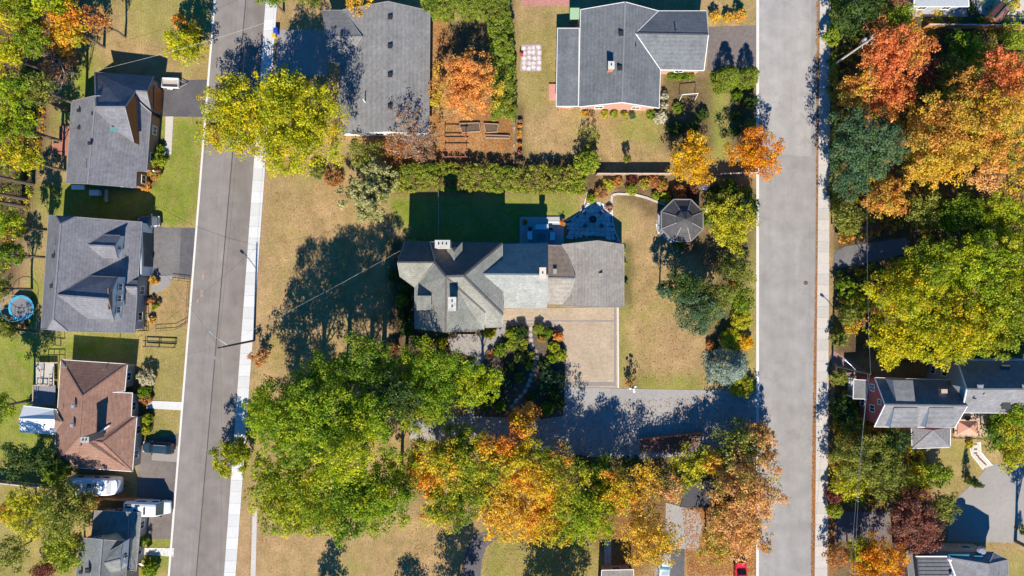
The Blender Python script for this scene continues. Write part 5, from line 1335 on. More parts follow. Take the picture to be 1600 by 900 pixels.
for dx, dy in ((-.4, -.25), (.4, -.25), (.4, .25), (-.4, .25)): MB().tube([(b.x + dx, b.y + dy, .22), (b.x + dx, b.y + dy, .6)], .035, 6).build('leg', M_DARK, t)
flat('outdoor_rug', [(826, 360), (866, 360), (866, 381), (826, 381)], .228, mat('rug_blue', (.20, .27, .32), var=.15, scale=4), 'blue grey outdoor rug under the terrace table', 'rug', z0=.21)
for (x, y, l) in ((828, 358, 'side table west of the garden sofa'), (860, 357, 'side table east of the garden sofa with dark pots')):
    b = at(x, y); t = thing('side_table', 'small square ' + l, 'table', (b.x, b.y, .22)); MB().box((b.x, b.y, .66), (.55, .55, .05)).build('table_top', M_DARK, t)
    for dx in (-.22, .22):
        for dy in (-.22, .22): MB().box((b.x + dx, b.y + dy, .43), (.05, .05, .42)).build('leg', M_DARK, t)
M_TERRA = mat('terracotta', (.50, .17, .05), var=.1)
def planter(px, py, r, hh, label, flower='brightorange', z=0.0, m=None, dens=26):
    b = at(px, py); t = thing('flower_pot', label, 'flower pot', (b.x, b.y, z))
    MB().lathe([(r * .7, 0), (r, hh), (r * .9, hh), (r * .85, hh - .06), (.02, hh - .06)], 18, (b.x, b.y, z)).build('pot', m or M_TERRA, t)
    rng = np.random.default_rng(int(px * 7 + py)); P_ = np.stack([b.x + rng.normal(size=dens) * r * .42, b.y + rng.normal(size=dens) * r * .42, z + hh + .08 + .18 * rng.random(dens)], 1)
    V, C = leaf_quads(P_, np.full(dens, r * .35), 9, .16, tint_clumps(P_, G[flower], rng), rng); mesh_quads('flowers', V, C, M_LEAF, t)
planter(820, 348, .42, .7, 'orange flower pot at the west corner of the terrace', z=.22); planter(878, 349, .42, .7, 'orange flower pot at the east corner of the terrace', z=.22)
b = at(926, 343); t = thing('fire_bowl', 'dark fire bowl in the middle of the flagstone patio', 'fire bowl', (b.x, b.y, .06)); MB().lathe([(.2, 0), (.5, .35), (.55, .4), (.45, .4), (.2, .2), (.02, .2)], 20, (b.x, b.y, .06)).build('bowl', M_DARK, t, True)
MB().lathe([(.06, .2), (.05, .42), (.02, .44)], 8, (b.x, b.y, .06)).build('finial', M_WHITE, t)
for k, (x, y, l) in enumerate(((913, 333, 'northwest'), (938, 333, 'northeast'), (914, 353, 'southwest'), (939, 353, 'southeast'))):
    b = at(x, y); t = thing('patio_chair', 'dark slatted patio chair %s of the fire bowl' % l, 'chair', (b.x, b.y, .06), math.atan2(343 - y, 0) * 0 + math.atan2(-(343 - y), 926 - x) - math.pi / 2, group='chairs round the fire bowl', local=True)
    MB().box((0, 0, .38), (.6, .55, .06)).build('seat', M_WICK, t); MB().box((0, -.3, .62), (.6, .07, .5)).build('backrest', M_WICK, t)
    for dx in (-.27, .27):
        for dy in (-.24, .24): MB().box((dx, dy, .18), (.05, .05, .36)).build('leg', M_DARK, t)
# patchwork slab area on the north lawn
b = flat('patio', [(815, 70), (846, 69), (846, 111), (813, 111)], .03, mat('slab_bed', (.32, .26, .25), var=.3), 'patchwork patio of white slabs on the north lawn', 'patio')
for i in range(4):
    for j in range(5):
        c = at(819 + i * 7.6 + R.uniform(-1, 1), 75 + j * 7.8 + R.uniform(-1, 1)); n = 7
        MB().prism([(c.x + math.cos(k * 6.283 / n) * R.uniform(.26, .42), c.y + math.sin(k * 6.283 / n) * R.uniform(.26, .42)) for k in range(n)], .02, .06).build('slab', mat('white_slab', (.62, .60, .60), c2=(.50, .40, .40), var=.15, big=1.5), b)
b = at(815, 87); t = thing('garden_chair', 'red folding chair at the edge of the patchwork patio', 'chair', (b.x, b.y, .06), -.3, local=True)
MB().box((0, 0, .42), (.5, .5, .05)).build('seat', mat('red_canvas', (.45, .05, .04)), t); MB().box((-.26, 0, .7), (.05, .5, .55)).build('backrest', MATS['red_canvas'], t)
for dx in (-.2, .2):
    for dy in (-.2, .2): MB().box((dx, dy, .2), (.04, .04, .4)).build('leg', M_DARK, t)
# raised vegetable beds
def raised(pts, label):
    w = [at(*p, .3) for p in pts]; t = thing('raised_bed', label, 'raised bed', (w[0].x, w[0].y, 0))
    for a, b in zip(w, w[1:] + w[:1]): MB().beam(a - Vector((0, 0, .1)), b - Vector((0, 0, .1)), .12, .4).build('board', M_WOOD, t)
    MB().prism([(v.x, v.y) for v in w], .02, .28).build('soil', MATS['bed_soil'], t)
raised([(718, 193), (749, 192), (751, 205), (722, 207)], 'raised bed full of fallen leaves under the orange maple')
raised([(756, 193), (779, 194), (777, 206), (759, 207)], 'smaller raised bed beside the cedar hedge')
raised([(758, 211), (796, 212), (796, 216), (758, 215)], 'narrow raised bed by the thin pale fence')
pg = thing('arbor', 'red brown garden arbor between the bare tree and hedge', 'arbor', at(710, 235))
for x in (695, 728):
    for y in (215, 245): c = at(x, y); MB().box((c.x, c.y, 1.1), (.12, .12, 2.2)).build('post', W_RED, pg)
for y in (215, 229, 235, 245): MB().beam(at(693, y, 2.25), at(730, y, 2.25), .09, .12).build('beam', mat('red_beam', (.28, .11, .07), var=.2), pg)
# flower pots by the thin fence
for k, (y, f, l) in enumerate(((190, 'pinkbrown', 'topmost'), (198, 'redorange', 'second from the top'), (206, 'autumnbed', 'third from the top'), (214, 'orange', 'fourth from the top'), (226, 'redorange', 'fifth from the top'), (239, 'maroon', 'lowest'))):
    planter(812, y, .36, .45, 'round flower pot beside the thin pale fence, %s of the six' % l, f, m=mat('clay', (.25, .13, .09)))
# clothesline and small lawn things
b = at(1077, 148); t = thing('swing_frame', 'white tube frame in the shaded flower garden', 'frame', (b.x, b.y, 0))
a, c = at(1066, 148, 2.0), at(1091, 146, 2.0); MB().beam(a, c, .09, .09).build('top_bar', M_WHITE, t)
for v in (a, c):
    for s in (-1, 1): MB().tube([v, (v.x, v.y + s * .5, 0)], .04, 6).build('leg', M_WHITE, t)
t = thing('waste_bin', 'blue wheeled bin by the west sidewalk', 'bin', at(434, 51)); c = at(434, 51)
MB().box((c.x, c.y, .5), (.6, .7, 1.0)).build('body', mat('bin_blue', (.01, .04, .35), var=.05), t); MB().box((c.x, c.y, 1.05), (.66, .76, .1)).build('lid', MATS['bin_blue'], t)
t = thing('waste_bin', 'yellow bin beside the blue bin', 'bin', at(429.5, 56)); c = at(430, 57)
MB().box((c.x, c.y, .3), (.5, .5, .6)).build('body', mat('bin_yellow', (.5, .33, .02)), t); MB().box((c.x, c.y, .62), (.55, .55, .06)).build('lid', MATS['bin_yellow'], t)
t = thing('storage_chest', 'light blue storage chest in shade south of the rust gabled house', 'chest', at(152, 302)); c = at(152, 302)
MB().box((c.x, c.y, .35), (1.5, .8, .7)).build('body', mat('chest_blue', (.45, .55, .60)), t); MB().box((c.x, c.y, .74), (1.58, .88, .1)).build('lid', MATS['chest_blue'], t)
t = thing('garden_ramp', 'pale board ramp beside the storage chest', 'ramp', at(168, 306)); c = at(168, 306); MB().box((c.x, c.y, .3), (.5, 1.9, .08)).build('board', MS2[1], t); MB().box((c.x, c.y + .7, .14), (.4, .1, .28)).build('support', M_WOOD, t)
t = thing('stone_step', 'white landing at the corner of the rust gabled house', 'step', at(124, 293)); c = at(124, 293); MB().box((c.x, c.y, .2), (2.0, .7, .4)).build('tread', M_WHITE, t)
def urn(px, py, label, s=1.0):
    b = at(px, py); t = thing('garden_urn', label, 'urn', (b.x, b.y, 0)); MB().lathe([(.3 * s, 0), (.3 * s, .1), (.1 * s, .2), (.12 * s, .6), (.42 * s, .8), (.45 * s, .86), (.36 * s, .84), (.02, .74)], 18, b).build('bowl', M_WHITE, t, True)
urn(1101, 329, 'white stone urn beside the gazebo', .8); urn(1100, 293, 'large white bird bath north of the gazebo', 1.2)
def chair(px, py, rz, label, m):
    b = at(px, py); t = thing('garden_chair', label, 'chair', (b.x, b.y, 0), rz, local=True); MB().box((0, 0, .42), (.52, .5, .05)).build('seat', m, t); MB().box((-.26, 0, .7), (.06, .52, .55)).build('backrest', m, t)
    for s in (-1, 1): MB().box((0, s * .27, .62), (.5, .05, .05)).build('armrest', m, t)
    for dx in (-.2, .2):
        for dy in (-.2, .2): MB().box((dx, dy, .2), (.05, .05, .4)).build('leg', m, t)
chair(240, 497, .4, 'white plastic garden chair on the front lawn', M_WHITE); chair(214, 487, 0, 'white chair on the brown board porch', M_WHITE)
chair(221, 469, 2.5, 'red chair on the porch of the dormered house', mat('red_canvas', (.45, .05, .04)))
t = thing('play_toys', 'small red ride on toy beside the trampoline', 'toy', at(41, 508)); c = at(41, 508); MB().box((c.x, c.y, .35), (.7, .35, .3)).build('body', mat('toy_red', (.5, .08, .06)), t)
for dx in (-.25, .25): MB().lathe([(.15, -.3), (.16, -.28), (.16, .28), (.15, .3)], 10, (c.x + dx, c.y, .2)).build('wheel', M_DARK, t)
t = thing('sandbox', 'dark timber edged play pit south of the trampoline', 'sandbox', at(35, 512))
for p, q in (((5, 515), (60, 521)), ((60, 521), (62, 500)), ((5, 515), (18, 502))): MB().beam(at(*p, .15), at(*q, .15), .2, .3).build('timber', M_WOOD, t)
# umbrella and deck, east
b = at(1512, 668, 2.4); t = thing('patio_umbrella', 'square terracotta pink patio umbrella on the board deck', 'umbrella', (b.x, b.y, .4))
q = [at(1497, 658, 2.2), at(1527, 658, 2.2), at(1529, 679, 2.2), at(1496, 679, 2.2)]; apx = at(1515, 669, 2.95)
MB().add(q + [apx] + [v - Vector((0, 0, .12)) for v in q], [(0, 3, 4), (3, 2, 4), (2, 1, 4), (1, 0, 4), (0, 1, 6, 5), (1, 2, 7, 6), (2, 3, 8, 7), (3, 0, 5, 8)]).build('canopy', mat('umbrella_pink', (.50, .25, .18), var=.06), t)
MB().tube([(apx.x, apx.y, .4), (apx.x, apx.y, 2.95)], .035, 8).build('pole', M_WHITE, t)
dk = thing('board_deck', 'tan board deck beside the red brick house', 'deck', at(1525, 665))
for k in range(20): c = at(1490 + k * 2.6, 664 - (k > 6) * 2); MB().box((c.x, c.y, .35), (.235, 3.4 + (k > 6) * .4, .06)).build('deck_board', mat('tan_deck', (.47, .35, .27), var=.12), dk)
for p, q in (((1486, 684), (1535, 686)),): a, b = at(*p, 1.2), at(*q, 1.2); MB().beam(a, b, .1, .08).build('rail', M_DARK, dk); [MB().box((a.lerp(b, k / 5).x, a.lerp(b, k / 5).y, .6), (.07, .07, 1.2)).build('post', M_DARK, dk) for k in range(6)]
b = at(1504, 651); t = thing('grill', 'round black grill between roof and umbrella', 'grill', (b.x, b.y, .38)); MB().lathe([(.1, .5), (.4, .65), (.42, .85), (.3, 1.05), (.02, 1.12)], 16, (b.x, b.y, .38)).build('kettle', M_DARK, t, True)
for k in range(3): MB().tube([(b.x, b.y, 1.0), (b.x + .4 * math.cos(k * 2.1), b.y + .4 * math.sin(k * 2.1), .38)], .025, 5).build('leg', M_DARK, t)
st = flat('path', [(1519, 692), (1531, 690), (1531, 706), (1549, 727), (1537, 732), (1518, 708)], .035, mat('step_path', (.50, .46, .41), var=.1), 'garden step path with dark inset stones', 'path')
for k, (x, y) in enumerate(((1524, 694), (1524, 702), (1524, 708), (1527, 712), (1530, 716), (1533, 719), (1536, 722), (1539, 725))): c = at(x, y); MB().box((c.x, c.y, .04), (.5, .22, .06), -.7 if k > 2 else 0).build('stone', mat('dark_step', (.14, .09, .07)), st)
edge_line('path_edging', [(1516, 700), (1517, 709), (1536, 733)], .12, .1, M_WHITE, 'pale kerb on the west side of the step path'); edge_line('path_edging', [(1531, 690), (1532, 706), (1550, 727)], .12, .1, M_WHITE, 'pale kerb on the east side of the step path')
t = thing('brick_steps', 'narrow brick stair at the front of the red house garden', 'steps', at(1302, 665))
for k in range(5): c = at(1300.5, 600 + k * 9); MB().box((c.x, c.y, .06), (.5, .8, .12)).build('slab', mat('clay_edge', (.40, .18, .09), var=.25), t)

# ------------------------------------------------------------------ trees, shrubs, hedges
T = plant
def TR(px, py, r, h, pal, label, **k): return plant('tree', 'tree', px, py, r, h, pal, label, **k)
def SH(px, py, r, h, pal, label, **k):
    k.setdefault('leaf', .2); return plant('shrub', 'shrub', px, py, r, h, pal, label, kind='shrub', **k)
# --- northwest wood
gw = 'trees of the northwest wood'
TR(22, 12, 38, 13, 'yelgreen', 'yellow green tree at the northwest corner of the wood', group=gw)
TR(75, 6, 30, 12, 'greenyel', 'green tree at the north edge behind the orange maple', group=gw)
TR(108, 42, 33, 11, 'mixorange', 'orange and green maple standing at the wood edge by the dry lawn', group=gw)
TR(152, 30, 23, 9, 'rust', 'small rust brown tree touching the dry north lawn', group=gw, dens=.7)
TR(48, 62, 30, 13, 'green', 'dark green tree west of the orange wood edge maple', group=gw)
TR(12, 84, 24, 13, 'yellow', 'golden yellow tree on the west edge of the wood', group=gw)
TR(92, 66, 18, 8, 'gold', 'small golden tree just south of the orange wood edge maple', group=gw)
bare_tree('tree', 62, 88, 26, 12, 'bare pale branched tree inside the northwest wood', 'pinkbrown', 1.2, 4)
TR(20, 138, 28, 14, 'greenyel', 'yellow tipped green tree west of the bare tree', group=gw)
TR(58, 138, 26, 13, 'olive', 'pale olive tree next to the dark gap in the wood', group=gw)
TR(22, 196, 34, 13, 'greenyel', 'bushy green tree northwest of the rusty deck', group=gw)
TR(32, 248, 30, 12, 'yelgreen', 'bright yellow green tree near the bare leaning trunks', group=gw)
TR(8, 350, 20, 11, 'greenyel', 'green tree at the west edge below the bare trunks', group=gw)
TR(8, 398, 19, 11, 'green', 'small green tree at the west edge beside the tan strip', group=gw)
TR(-16, 452, 18, 10, 'olive', 'olive tree at the west edge beside the trampoline', group=gw)
SH(2, 512, 18, 2.5, 'olive', 'low grey olive shrub west of the play pit')
for k, (bx, by, l) in enumerate(((52, 288, 'northern'), (41, 311, 'middle'), (36, 322, 'southern'), (44, 180, 'far northern'))):
    conifer('pine_tree', 0, 0, 22, 21, 'darkgreen', 'tall bare stemmed pine at the wood edge, %s of the four' % l, base=(bx, by), bare=.62, dens=.5, group='tall pines at the wood edge', leaf=.35)
TR(-18, 640, 36, 12, 'green', 'green tree mostly outside the west edge')
# --- southwest
TR(28, 722, 32, 7, 'darkgreen', 'dark green tree behind the weathered fence')
TR(70, 722, 24, 6, 'darkgreen', 'dark bushy tree beside the brown roof corner')
TR(84, 742, 18, 6, 'green', 'small green tree behind the rust red fence')
TR(48, 800, 42, 9, 'oliveyel', 'wide yellow olive tree in the southwest garden')
TR(100, 798, 46, 9, 'olive', 'large olive tree beside the camper van drive')
TR(134, 785, 16, 5, 'rust', 'small brown and green tree behind the cedar board fence')
TR(100, 858, 38, 7, 'lime', 'bright green feathery tree west of the corner house')
TR(14, 800, 18, 7, 'gold', 'small orange yellow tree at the southwest edge')
TR(18, 862, 30, 6, 'olive', 'brownish olive tree at the southwest corner', dens=.6)
SH(70, 892, 24, 3, 'maroon', 'maroon shrub at the south edge by the corner house')
SH(224, 846, 8, 2, 'green', 'small green shrub at the corner house porch'); SH(232, 890, 14, 1.8, 'greenyel', 'green garden shrub south of the rough stone path')
SH(206, 880, 9, 1.5, 'green', 'dark shrub below the flag')
SH(227, 590, 14, 2.2, 'cream', 'cream flowering shrub before the brown roofed house'); SH(225, 612, 11, 1.8, 'green', 'round green shrub south of the cream shrub'); SH(226, 624, 10, 1.4, 'rust', 'low rust shrub beside the concrete walk')
SH(229, 655, 9, 1.5, 'yelgreen', 'yellow green shrub south of the concrete walk'); SH(227, 672, 8, 1.3, 'yelgreen', 'small yellow green shrub next to the dark car')
SH(245, 250, 13, 2.0, 'lime', 'pale green shrub at the porch of the rust gabled house'); SH(240, 270, 11, 1.6, 'autumnbed', 'mixed flower shrub south of the pale green shrub'); SH(250, 232, 7, 1.2, 'green', 'small green shrub beside the front walk'); SH(226, 290, 9, 1.0, 'orange', 'low orange shrub at the corner of the rust gabled house')
SH(240, 438, 7, 1.3, 'gold', 'dark yellow shrub on the curved landing'); SH(243, 480, 6, 1.2, 'yelgreen', 'yellow shrub by the iron fence'); SH(236, 470, 6, .9, 'rust', 'low brown shrub along the porch deck'); SH(236, 500, 6, .9, 'gold', 'low golden shrub along the porch deck')
TR(285, 68, 33, 7, 'yellow', 'small yellow maple on the north lawn beside the west street'); SH(278, 32, 12, 3, 'orange', 'small orange maple shrub behind the yellow maple')
conifer('cedar_tree', 297, 52, 9, 6, 'darkgreen', 'slim dark cedar beside the west street', power=.6)
# --- north centre
TR(372, 185, 68, 8, 'yellow', 'big golden yellow tree overhanging the west street', coher=.4)
TR(462, 198, 78, 17, 'yellow', 'wide yellow green tree before the plain grey roof', coher=.45)
TR(440, 150, 40, 11, 'yelgreen', 'olive yellow tree behind the big golden tree')
TR(560, 0, 22, 6, 'gold', 'golden tree at the north edge behind the plain grey roof'); TR(480, -20, 30, 8, 'olive', 'olive tree north of the shaded driveway'); TR(418, -12, 24, 9, 'green', 'green street tree at the north edge')
TR(728, 135, 55, 7.5, 'coral', 'round orange maple beside the cedar hedge', coher=.75, leaf=.24, dens=1.1)
bare_tree('tree', 636, 206, 44, 9, 'bare pinkish tree south of the plain grey roof', 'pinkbrown', .5, 4, per=6)
bare_tree('tree', 578, 300, 48, 8, 'half bare grey tree at the corner of the dry front lawn', 'grey', 2.4, 4, per=13)
TR(568, 240, 32, 6, 'olive', 'dull olive tree between golden tree and hedge', dens=.6); SH(620, 232, 26, 2.6, 'rust', 'rust coloured thicket below the bare pinkish tree', dens=.7); SH(662, 238, 22, 2.2, 'pinkbrown', 'pale brown thicket beside the arbor', dens=.6)
SH(520, 278, 16, 1.6, 'rust', 'low rust shrub at the north edge of the dry front lawn', dens=.7); SH(495, 268, 14, 1.6, 'olive', 'low olive shrub beside the golden tree')
hedge('hedge', [(600, 282), (660, 275), (730, 276), (800, 279), (860, 280), (915, 281)], 42, 2.4, 'hedge', 'long leafy hedge behind the shaded back lawn', leaf=.23)
hedge('cedar_hedge', [(660, 12), (720, 10), (775, 12)], 30, 3.4, 'cedar', 'bright green cedar hedge along the north edge', leaf=.22)
hedge('cedar_hedge', [(778, 0), (783, 60), (788, 130), (787, 185)], 36, 3.6, 'cedar', 'bright green cedar hedge between the two north gardens', leaf=.22)
hedge('hedge', [(1303, -20), (1302, 120), (1302, 240), (1304, 340)], 10, 1.7, 'hedge', 'narrow rough hedge between the beige sidewalk and the autumn wood')
TR(918, 252, 19, 4, 'lime', 'light green small tree at the end of the hedge', leaf=.3); SH(902, 280, 17, 2.2, 'lime', 'lime green shrub ending the long hedge')
SH(980, 248, 7, 2.6, 'olive', 'thin green sapling before the board fence'); conifer('cedar_tree', 921, 212, 16, 4.5, 'olive', 'bare olive shrub on the dry north lawn', dens=.25, power=.5)
SH(918, 232, 9, 2.4, 'olive', 'olive sapling beside the light green small tree')
TR(1086, 250, 41, 7, 'goldorange', 'golden orange maple over the board fence', leaf=.24); TR(1181, 240, 41, 7.5, 'brightorange', 'vivid orange maple beside the east street', leaf=.24)
conifer('clipped_cedar', 1137, 122, 20, 5.2, 'cedar', 'larger clipped lime cedar beside the gravelly drive', power=.5, dens=1.3); conifer('clipped_cedar', 1169, 121, 17, 4.8, 'cedar', 'smaller clipped lime cedar next to the east street', power=.5, dens=1.3)
for k, (x, y, r, h_, p, l) in enumerate(((1118, 24, 9, 2.0, 'gold', 'small golden grass clump north of the drive'), (1139, 26, 9, 1.6, 'gold', 'middle golden grass clump north of the drive'), (1158, 22, 10, 2.6, 'gold', 'tall golden grass clump near the east street'),
        (1050, 118, 6, 1.2, 'green', 'round green shrub under the white gutter, first of four'), (1060, 119, 6, 1.2, 'green', 'round green shrub under the white gutter, second of four'), (1070, 118, 6, 1.2, 'green', 'round green shrub under the white gutter, third of four'), (1080, 119, 6, 1.2, 'green', 'round green shrub under the white gutter, fourth of four'),
        (1033, 183, 11, 1.6, 'cream', 'cream hydrangea at the brick gable corner'), (1039, 150, 7, 1.3, 'cream', 'cream hydrangea along the east wall'), (1036, 165, 7, 1.3, 'cream', 'middle cream hydrangea along the east wall'), (1018, 178, 8, 1.4, 'green', 'green shrub beside the cream hydrangea'),
        (1055, 200, 13, 1.5, 'darkgreen', 'dark shrub in the shaded flower garden by the hydrangea'), (1082, 200, 13, 1.6, 'darkgreen', 'dark round shrub behind the golden orange maple'), (1098, 178, 10, 1.3, 'darkgreen', 'dark shrub at the lawn edge of the shaded flower garden'), (1060, 168, 9, 1.0, 'green', 'low green shrub near the white tube frame'),
        (1152, 150, 9, 1.4, 'green', 'round green shrub south of the larger clipped cedar'), (1152, 180, 9, 1.4, 'darkgreen', 'dark round shrub north of the vivid orange maple'), (1175, 160, 12, 2.6, 'darkgreen', 'dark shrub overhanging the east street'), (1172, 195, 11, 1.6, 'olive', 'olive shrub at the street before the vivid orange maple'), (1150, 205, 9, 1.2, 'darkgreen', 'small dark shrub behind the vivid orange maple'), (1162, 163, 5, .7, 'maroon', 'small magenta flower clump between dark shrubs'))):
    SH(x, y, r, h_, p, l)
for x, y, r, p, l in ((945, 178, 5, 'yelgreen', 'west end'), (960, 178, 6, 'lime', 'middle'), (976, 178, 5, 'yelgreen', 'east of the middle'), (988, 181, 5, 'bluegreen', 'east end'), (915, 177, 5, 'gold', 'far west end')): SH(x, y, r, .8, p, 'low plant in the strip bed below the brick gable, %s' % l)
# --- garden east of the middle house
for x, y, r, h_, p, l in ((940, 300, 11, 1.3, 'rust', 'red brown shrub at the patio head'), (925, 310, 8, 1.0, 'green', 'small green shrub at the patio head'), (950, 288, 10, 1.1, 'oliveyel', 'yellow olive shrub in the autumn flower bed'), (965, 284, 9, 1.0, 'autumnbed', 'mixed autumn shrub in the flower bed'), (988, 296, 10, 1.5, 'lime', 'clipped lime ball shrub on the bed edging'), (988, 281, 9, 1.6, 'maroon', 'dark red shrub behind the lime ball'),
                          (1008, 288, 10, 1.1, 'autumnbed', 'speckled autumn shrub east of the lime ball'), (1022, 284, 10, 1.1, 'rust', 'rust shrub in the middle of the flower bed'), (1035, 290, 10, 1.2, 'autumnbed', 'pink and yellow shrub near the gazebo'), (1025, 306, 7, .9, 'lime', 'pale lime shrub on the bed edge by the gazebo'), (1040, 308, 9, 1.2, 'oliveyel', 'olive yellow shrub touching the gazebo'),
                          (952, 325, 5, .7, 'pinkbrown', 'pink flower clump on the patio edge'), (1062, 300, 12, 1.5, 'rust', 'brown red shrub north of the gazebo'), (1082, 300, 10, 1.2, 'maroon', 'dark maroon shrub north of the gazebo'), (1118, 300, 14, 2.0, 'darkgreen', 'dark green shrub northeast of the gazebo'), (1140, 292, 14, 2.4, 'green', 'green shrub before the short board fence'), (1165, 300, 12, 2.6, 'olive', 'olive shrub near the corner of the east street'),
                          (1110, 345, 11, 1.8, 'green', 'small green shrub at the east side of the gazebo'), (1075, 385, 9, 1.2, 'pinkbrown', 'pinkish shrub south of the gazebo'), (1062, 380, 8, 1.1, 'green', 'low green shrub south of the gazebo'), (975, 392, 5, .8, 'yelgreen', 'small plant at the garage corner'), (976, 410, 4, .8, 'lime', 'small plant along the garage wall'), (977, 442, 4, .8, 'olive', 'dry plant along the garage wall')): SH(x, y, r, h_, p, l)
TR(1142, 348, 44, 6.5, 'oliveyel', 'spreading yellow olive tree east of the gazebo', leaf=.24); TR(1120, 318, 24, 5, 'olive', 'olive tree northeast of the gazebo', dens=.8); TR(1168, 325, 20, 6, 'darkgreen', 'dark tree between gazebo and east street')
TR(1152, 420, 30, 6, 'olive', 'grey olive tree beside the east street', leaf=.24); TR(1158, 465, 24, 5, 'green', 'green tree south of the grey olive tree', dens=.8); SH(1148, 447, 9, 2.2, 'redorange', 'small red shrub among the olive trees')
TR(1090, 482, 42, 8, 'bluegreen', 'large blue green tree on the dry east lawn', leaf=.24); TR(1113, 470, 36, 7.5, 'olive', 'olive tree joined to the blue green tree', leaf=.24); TR(1072, 442, 26, 9, 'darkgreen', 'dark tall tree behind the blue green tree', leaf=.24); TR(1044, 452, 15, 7, 'bluegreen', 'small blue green tree at the lawn edge', leaf=.24)
SH(1160, 500, 18, 2.2, 'oliveyel', 'yellow shrub at the east street edge'); SH(1145, 530, 20, 2.0, 'oliveyel', 'olive yellow shrub north of the blue spruce'); SH(1166, 535, 13, 2.2, 'goldorange', 'golden shrub beside the blue spruce'); SH(1160, 605, 20, 1.6, 'oliveyel', 'yellow shrub south of the blue spruce'); SH(1112, 540, 9, 1.0, 'rust', 'low dry shrub west of the blue spruce')
conifer('blue_spruce', 1138, 573, 33, 6.0, 'spruce', 'silvery blue spruce near the east street', power=.55, dens=1.5, leaf=.32)
# --- around the middle house
for x, y, r, h_, p, l in ((645, 386, 13, 3.2, 'lime', 'bright yellow green shrub at the northwest roof corner'), (616, 432, 10, 2.0, 'darkgreen', 'dark shrub west of the slate roof'), (634, 448, 13, 2.6, 'darkgreen', 'larger dark shrub in the roof corner'), (628, 470, 11, 2.2, 'green', 'dark green shrub along the west wall, north one'), (630, 492, 11, 2.0, 'darkgreen', 'dark green shrub along the west wall, middle one'), (636, 515, 12, 2.0, 'darkgreen', 'dark green shrub along the west wall, south one'),
                          (655, 532, 11, 1.6, 'maroon', 'maroon shrub at the southwest house corner'), (672, 534, 9, 1.2, 'autumnbed', 'flowering shrub before the south gable'), (690, 536, 9, 1.2, 'oliveyel', 'yellow shrub before the south gable'), (764, 520, 10, 1.6, 'oliveyel', 'olive yellow shrub at the front door'), (612, 545, 12, 1.6, 'maroon', 'low maroon shrub on the shaded lawn edge'), (768, 552, 7, .9, 'rust', 'rust shrub beside the curving walk')): SH(x, y, r, h_, p, l)
bed = [(800, 522, 9, 'green'), (813, 519, 10, 'darkgreen'), (796, 538, 7, 'lime'), (782, 547, 9, 'green'), (806, 533, 6, 'olive'), (818, 535, 6, 'lime'), (817, 544, 5, 'olive'), (803, 541, 5, 'green'), (813, 560, 8, 'olive'), (829, 556, 7, 'olive'), (797, 575, 9, 'darkgreen'), (827, 572, 6, 'oliveyel'), (842, 514, 8, 'lime'), (855, 520, 7, 'green'), (846, 530, 5, 'autumnbed'), (872, 526, 7, 'redorange'), (866, 542, 8, 'green'), (876, 555, 8, 'lime'), (862, 560, 7, 'green'), (850, 570, 7, 'darkgreen'), (856, 588, 11, 'bluegreen'), (872, 592, 11, 'bluegreen'), (865, 612, 11, 'darkgreen'), (850, 606, 8, 'bluegreen'), (874, 630, 9, 'darkgreen'), (856, 638, 9, 'green'), (790, 600, 8, 'bluegreen'), (812, 590, 7, 'olive'), (775, 615, 9, 'darkgreen'), (760, 630, 9, 'green'), (782, 635, 8, 'green'), (806, 645, 7, 'olive'), (832, 620, 8, 'darkgreen'), (840, 645, 8, 'darkgreen'), (756, 600, 9, 'green')]
names = dict(green='green', darkgreen='dark green', lime='lime green', olive='olive', rust='rust', maroon='maroon', oliveyel='yellow olive', autumnbed='speckled', redorange='red', bluegreen='blue green')
seen = {}
for x, y, r, p in bed:
    row = 'north' if y < 540 else 'middle' if y < 590 else 'south'; side = 'west of the stepping stones' if x < 832 else 'east of the stepping stones'
    k_ = (p, row, side); seen[k_] = seen.get(k_, 0) + 1
    ordn = ['', 'another ', 'a third ', 'a fourth '][seen[k_] - 1]
    SH(x, y, r * 1.22, .6 + r * .10, p, '%s%s shrub, %s garden bed, %s' % (ordn, names[p], row, side), group='shrubs of the garden bed')
# --- the big southern trees
gs = 'big trees south of the front lawn'
TR(570, 566, 44, 20, 'green', 'tall dark green tree at the north tip of the southern trees', group=gs, tall=.49); TR(505, 600, 50, 21, 'green', 'tall dark green tree casting the lawn shadow', group=gs, tall=.49); TR(610, 620, 45, 17, 'darkgreen', 'dark tree in the gap before the maple by the front walk', group=gs)
TR(452, 655, 66, 23, 'greenyel', 'large green tree beside the west sidewalk', group=gs, tall=.49); TR(540, 672, 76, 23, 'greenyel', 'largest yellow green maple in the middle of the southern trees', group=gs, tall=.49); TR(424, 645, 44, 16, 'greenyel', 'leafy green tree leaning toward the west sidewalk', group=gs, tall=.48); TR(436, 765, 60, 17, 'yelgreen', 'yellow green tree at the southwest of the southern trees', group=gs)
TR(540, 780, 72, 16, 'greenyel', 'broad yellow green maple at the south lawn', group=gs); TR(608, 768, 56, 15, 'greenyel', 'green maple east of the broad yellow green maple', group=gs); TR(470, 800, 46, 11, 'yelgreen', 'low yellow maple at the southern tip', group=gs)
TR(515, 808, 14, 6, 'redorange', 'small red orange maple sprouting under the southern trees')
TR(672, 590, 60, 15, 'greenyel', 'bright green maple beside the front walk', group=gs, leaf=.25); TR(748, 598, 40, 12, 'greenyel', 'lighter green maple over the curving walk', group=gs, leaf=.25); TR(650, 635, 42, 13, 'yelgreen', 'yellow green maple north of the long drive', group=gs)
bare_tree('tree', 358, 722, 30, 8, 'thin yellow leaved street tree over the west sidewalk', 'yelgreen', 1.6, 4, bark=M_BARK, per=12, leaf=.25)
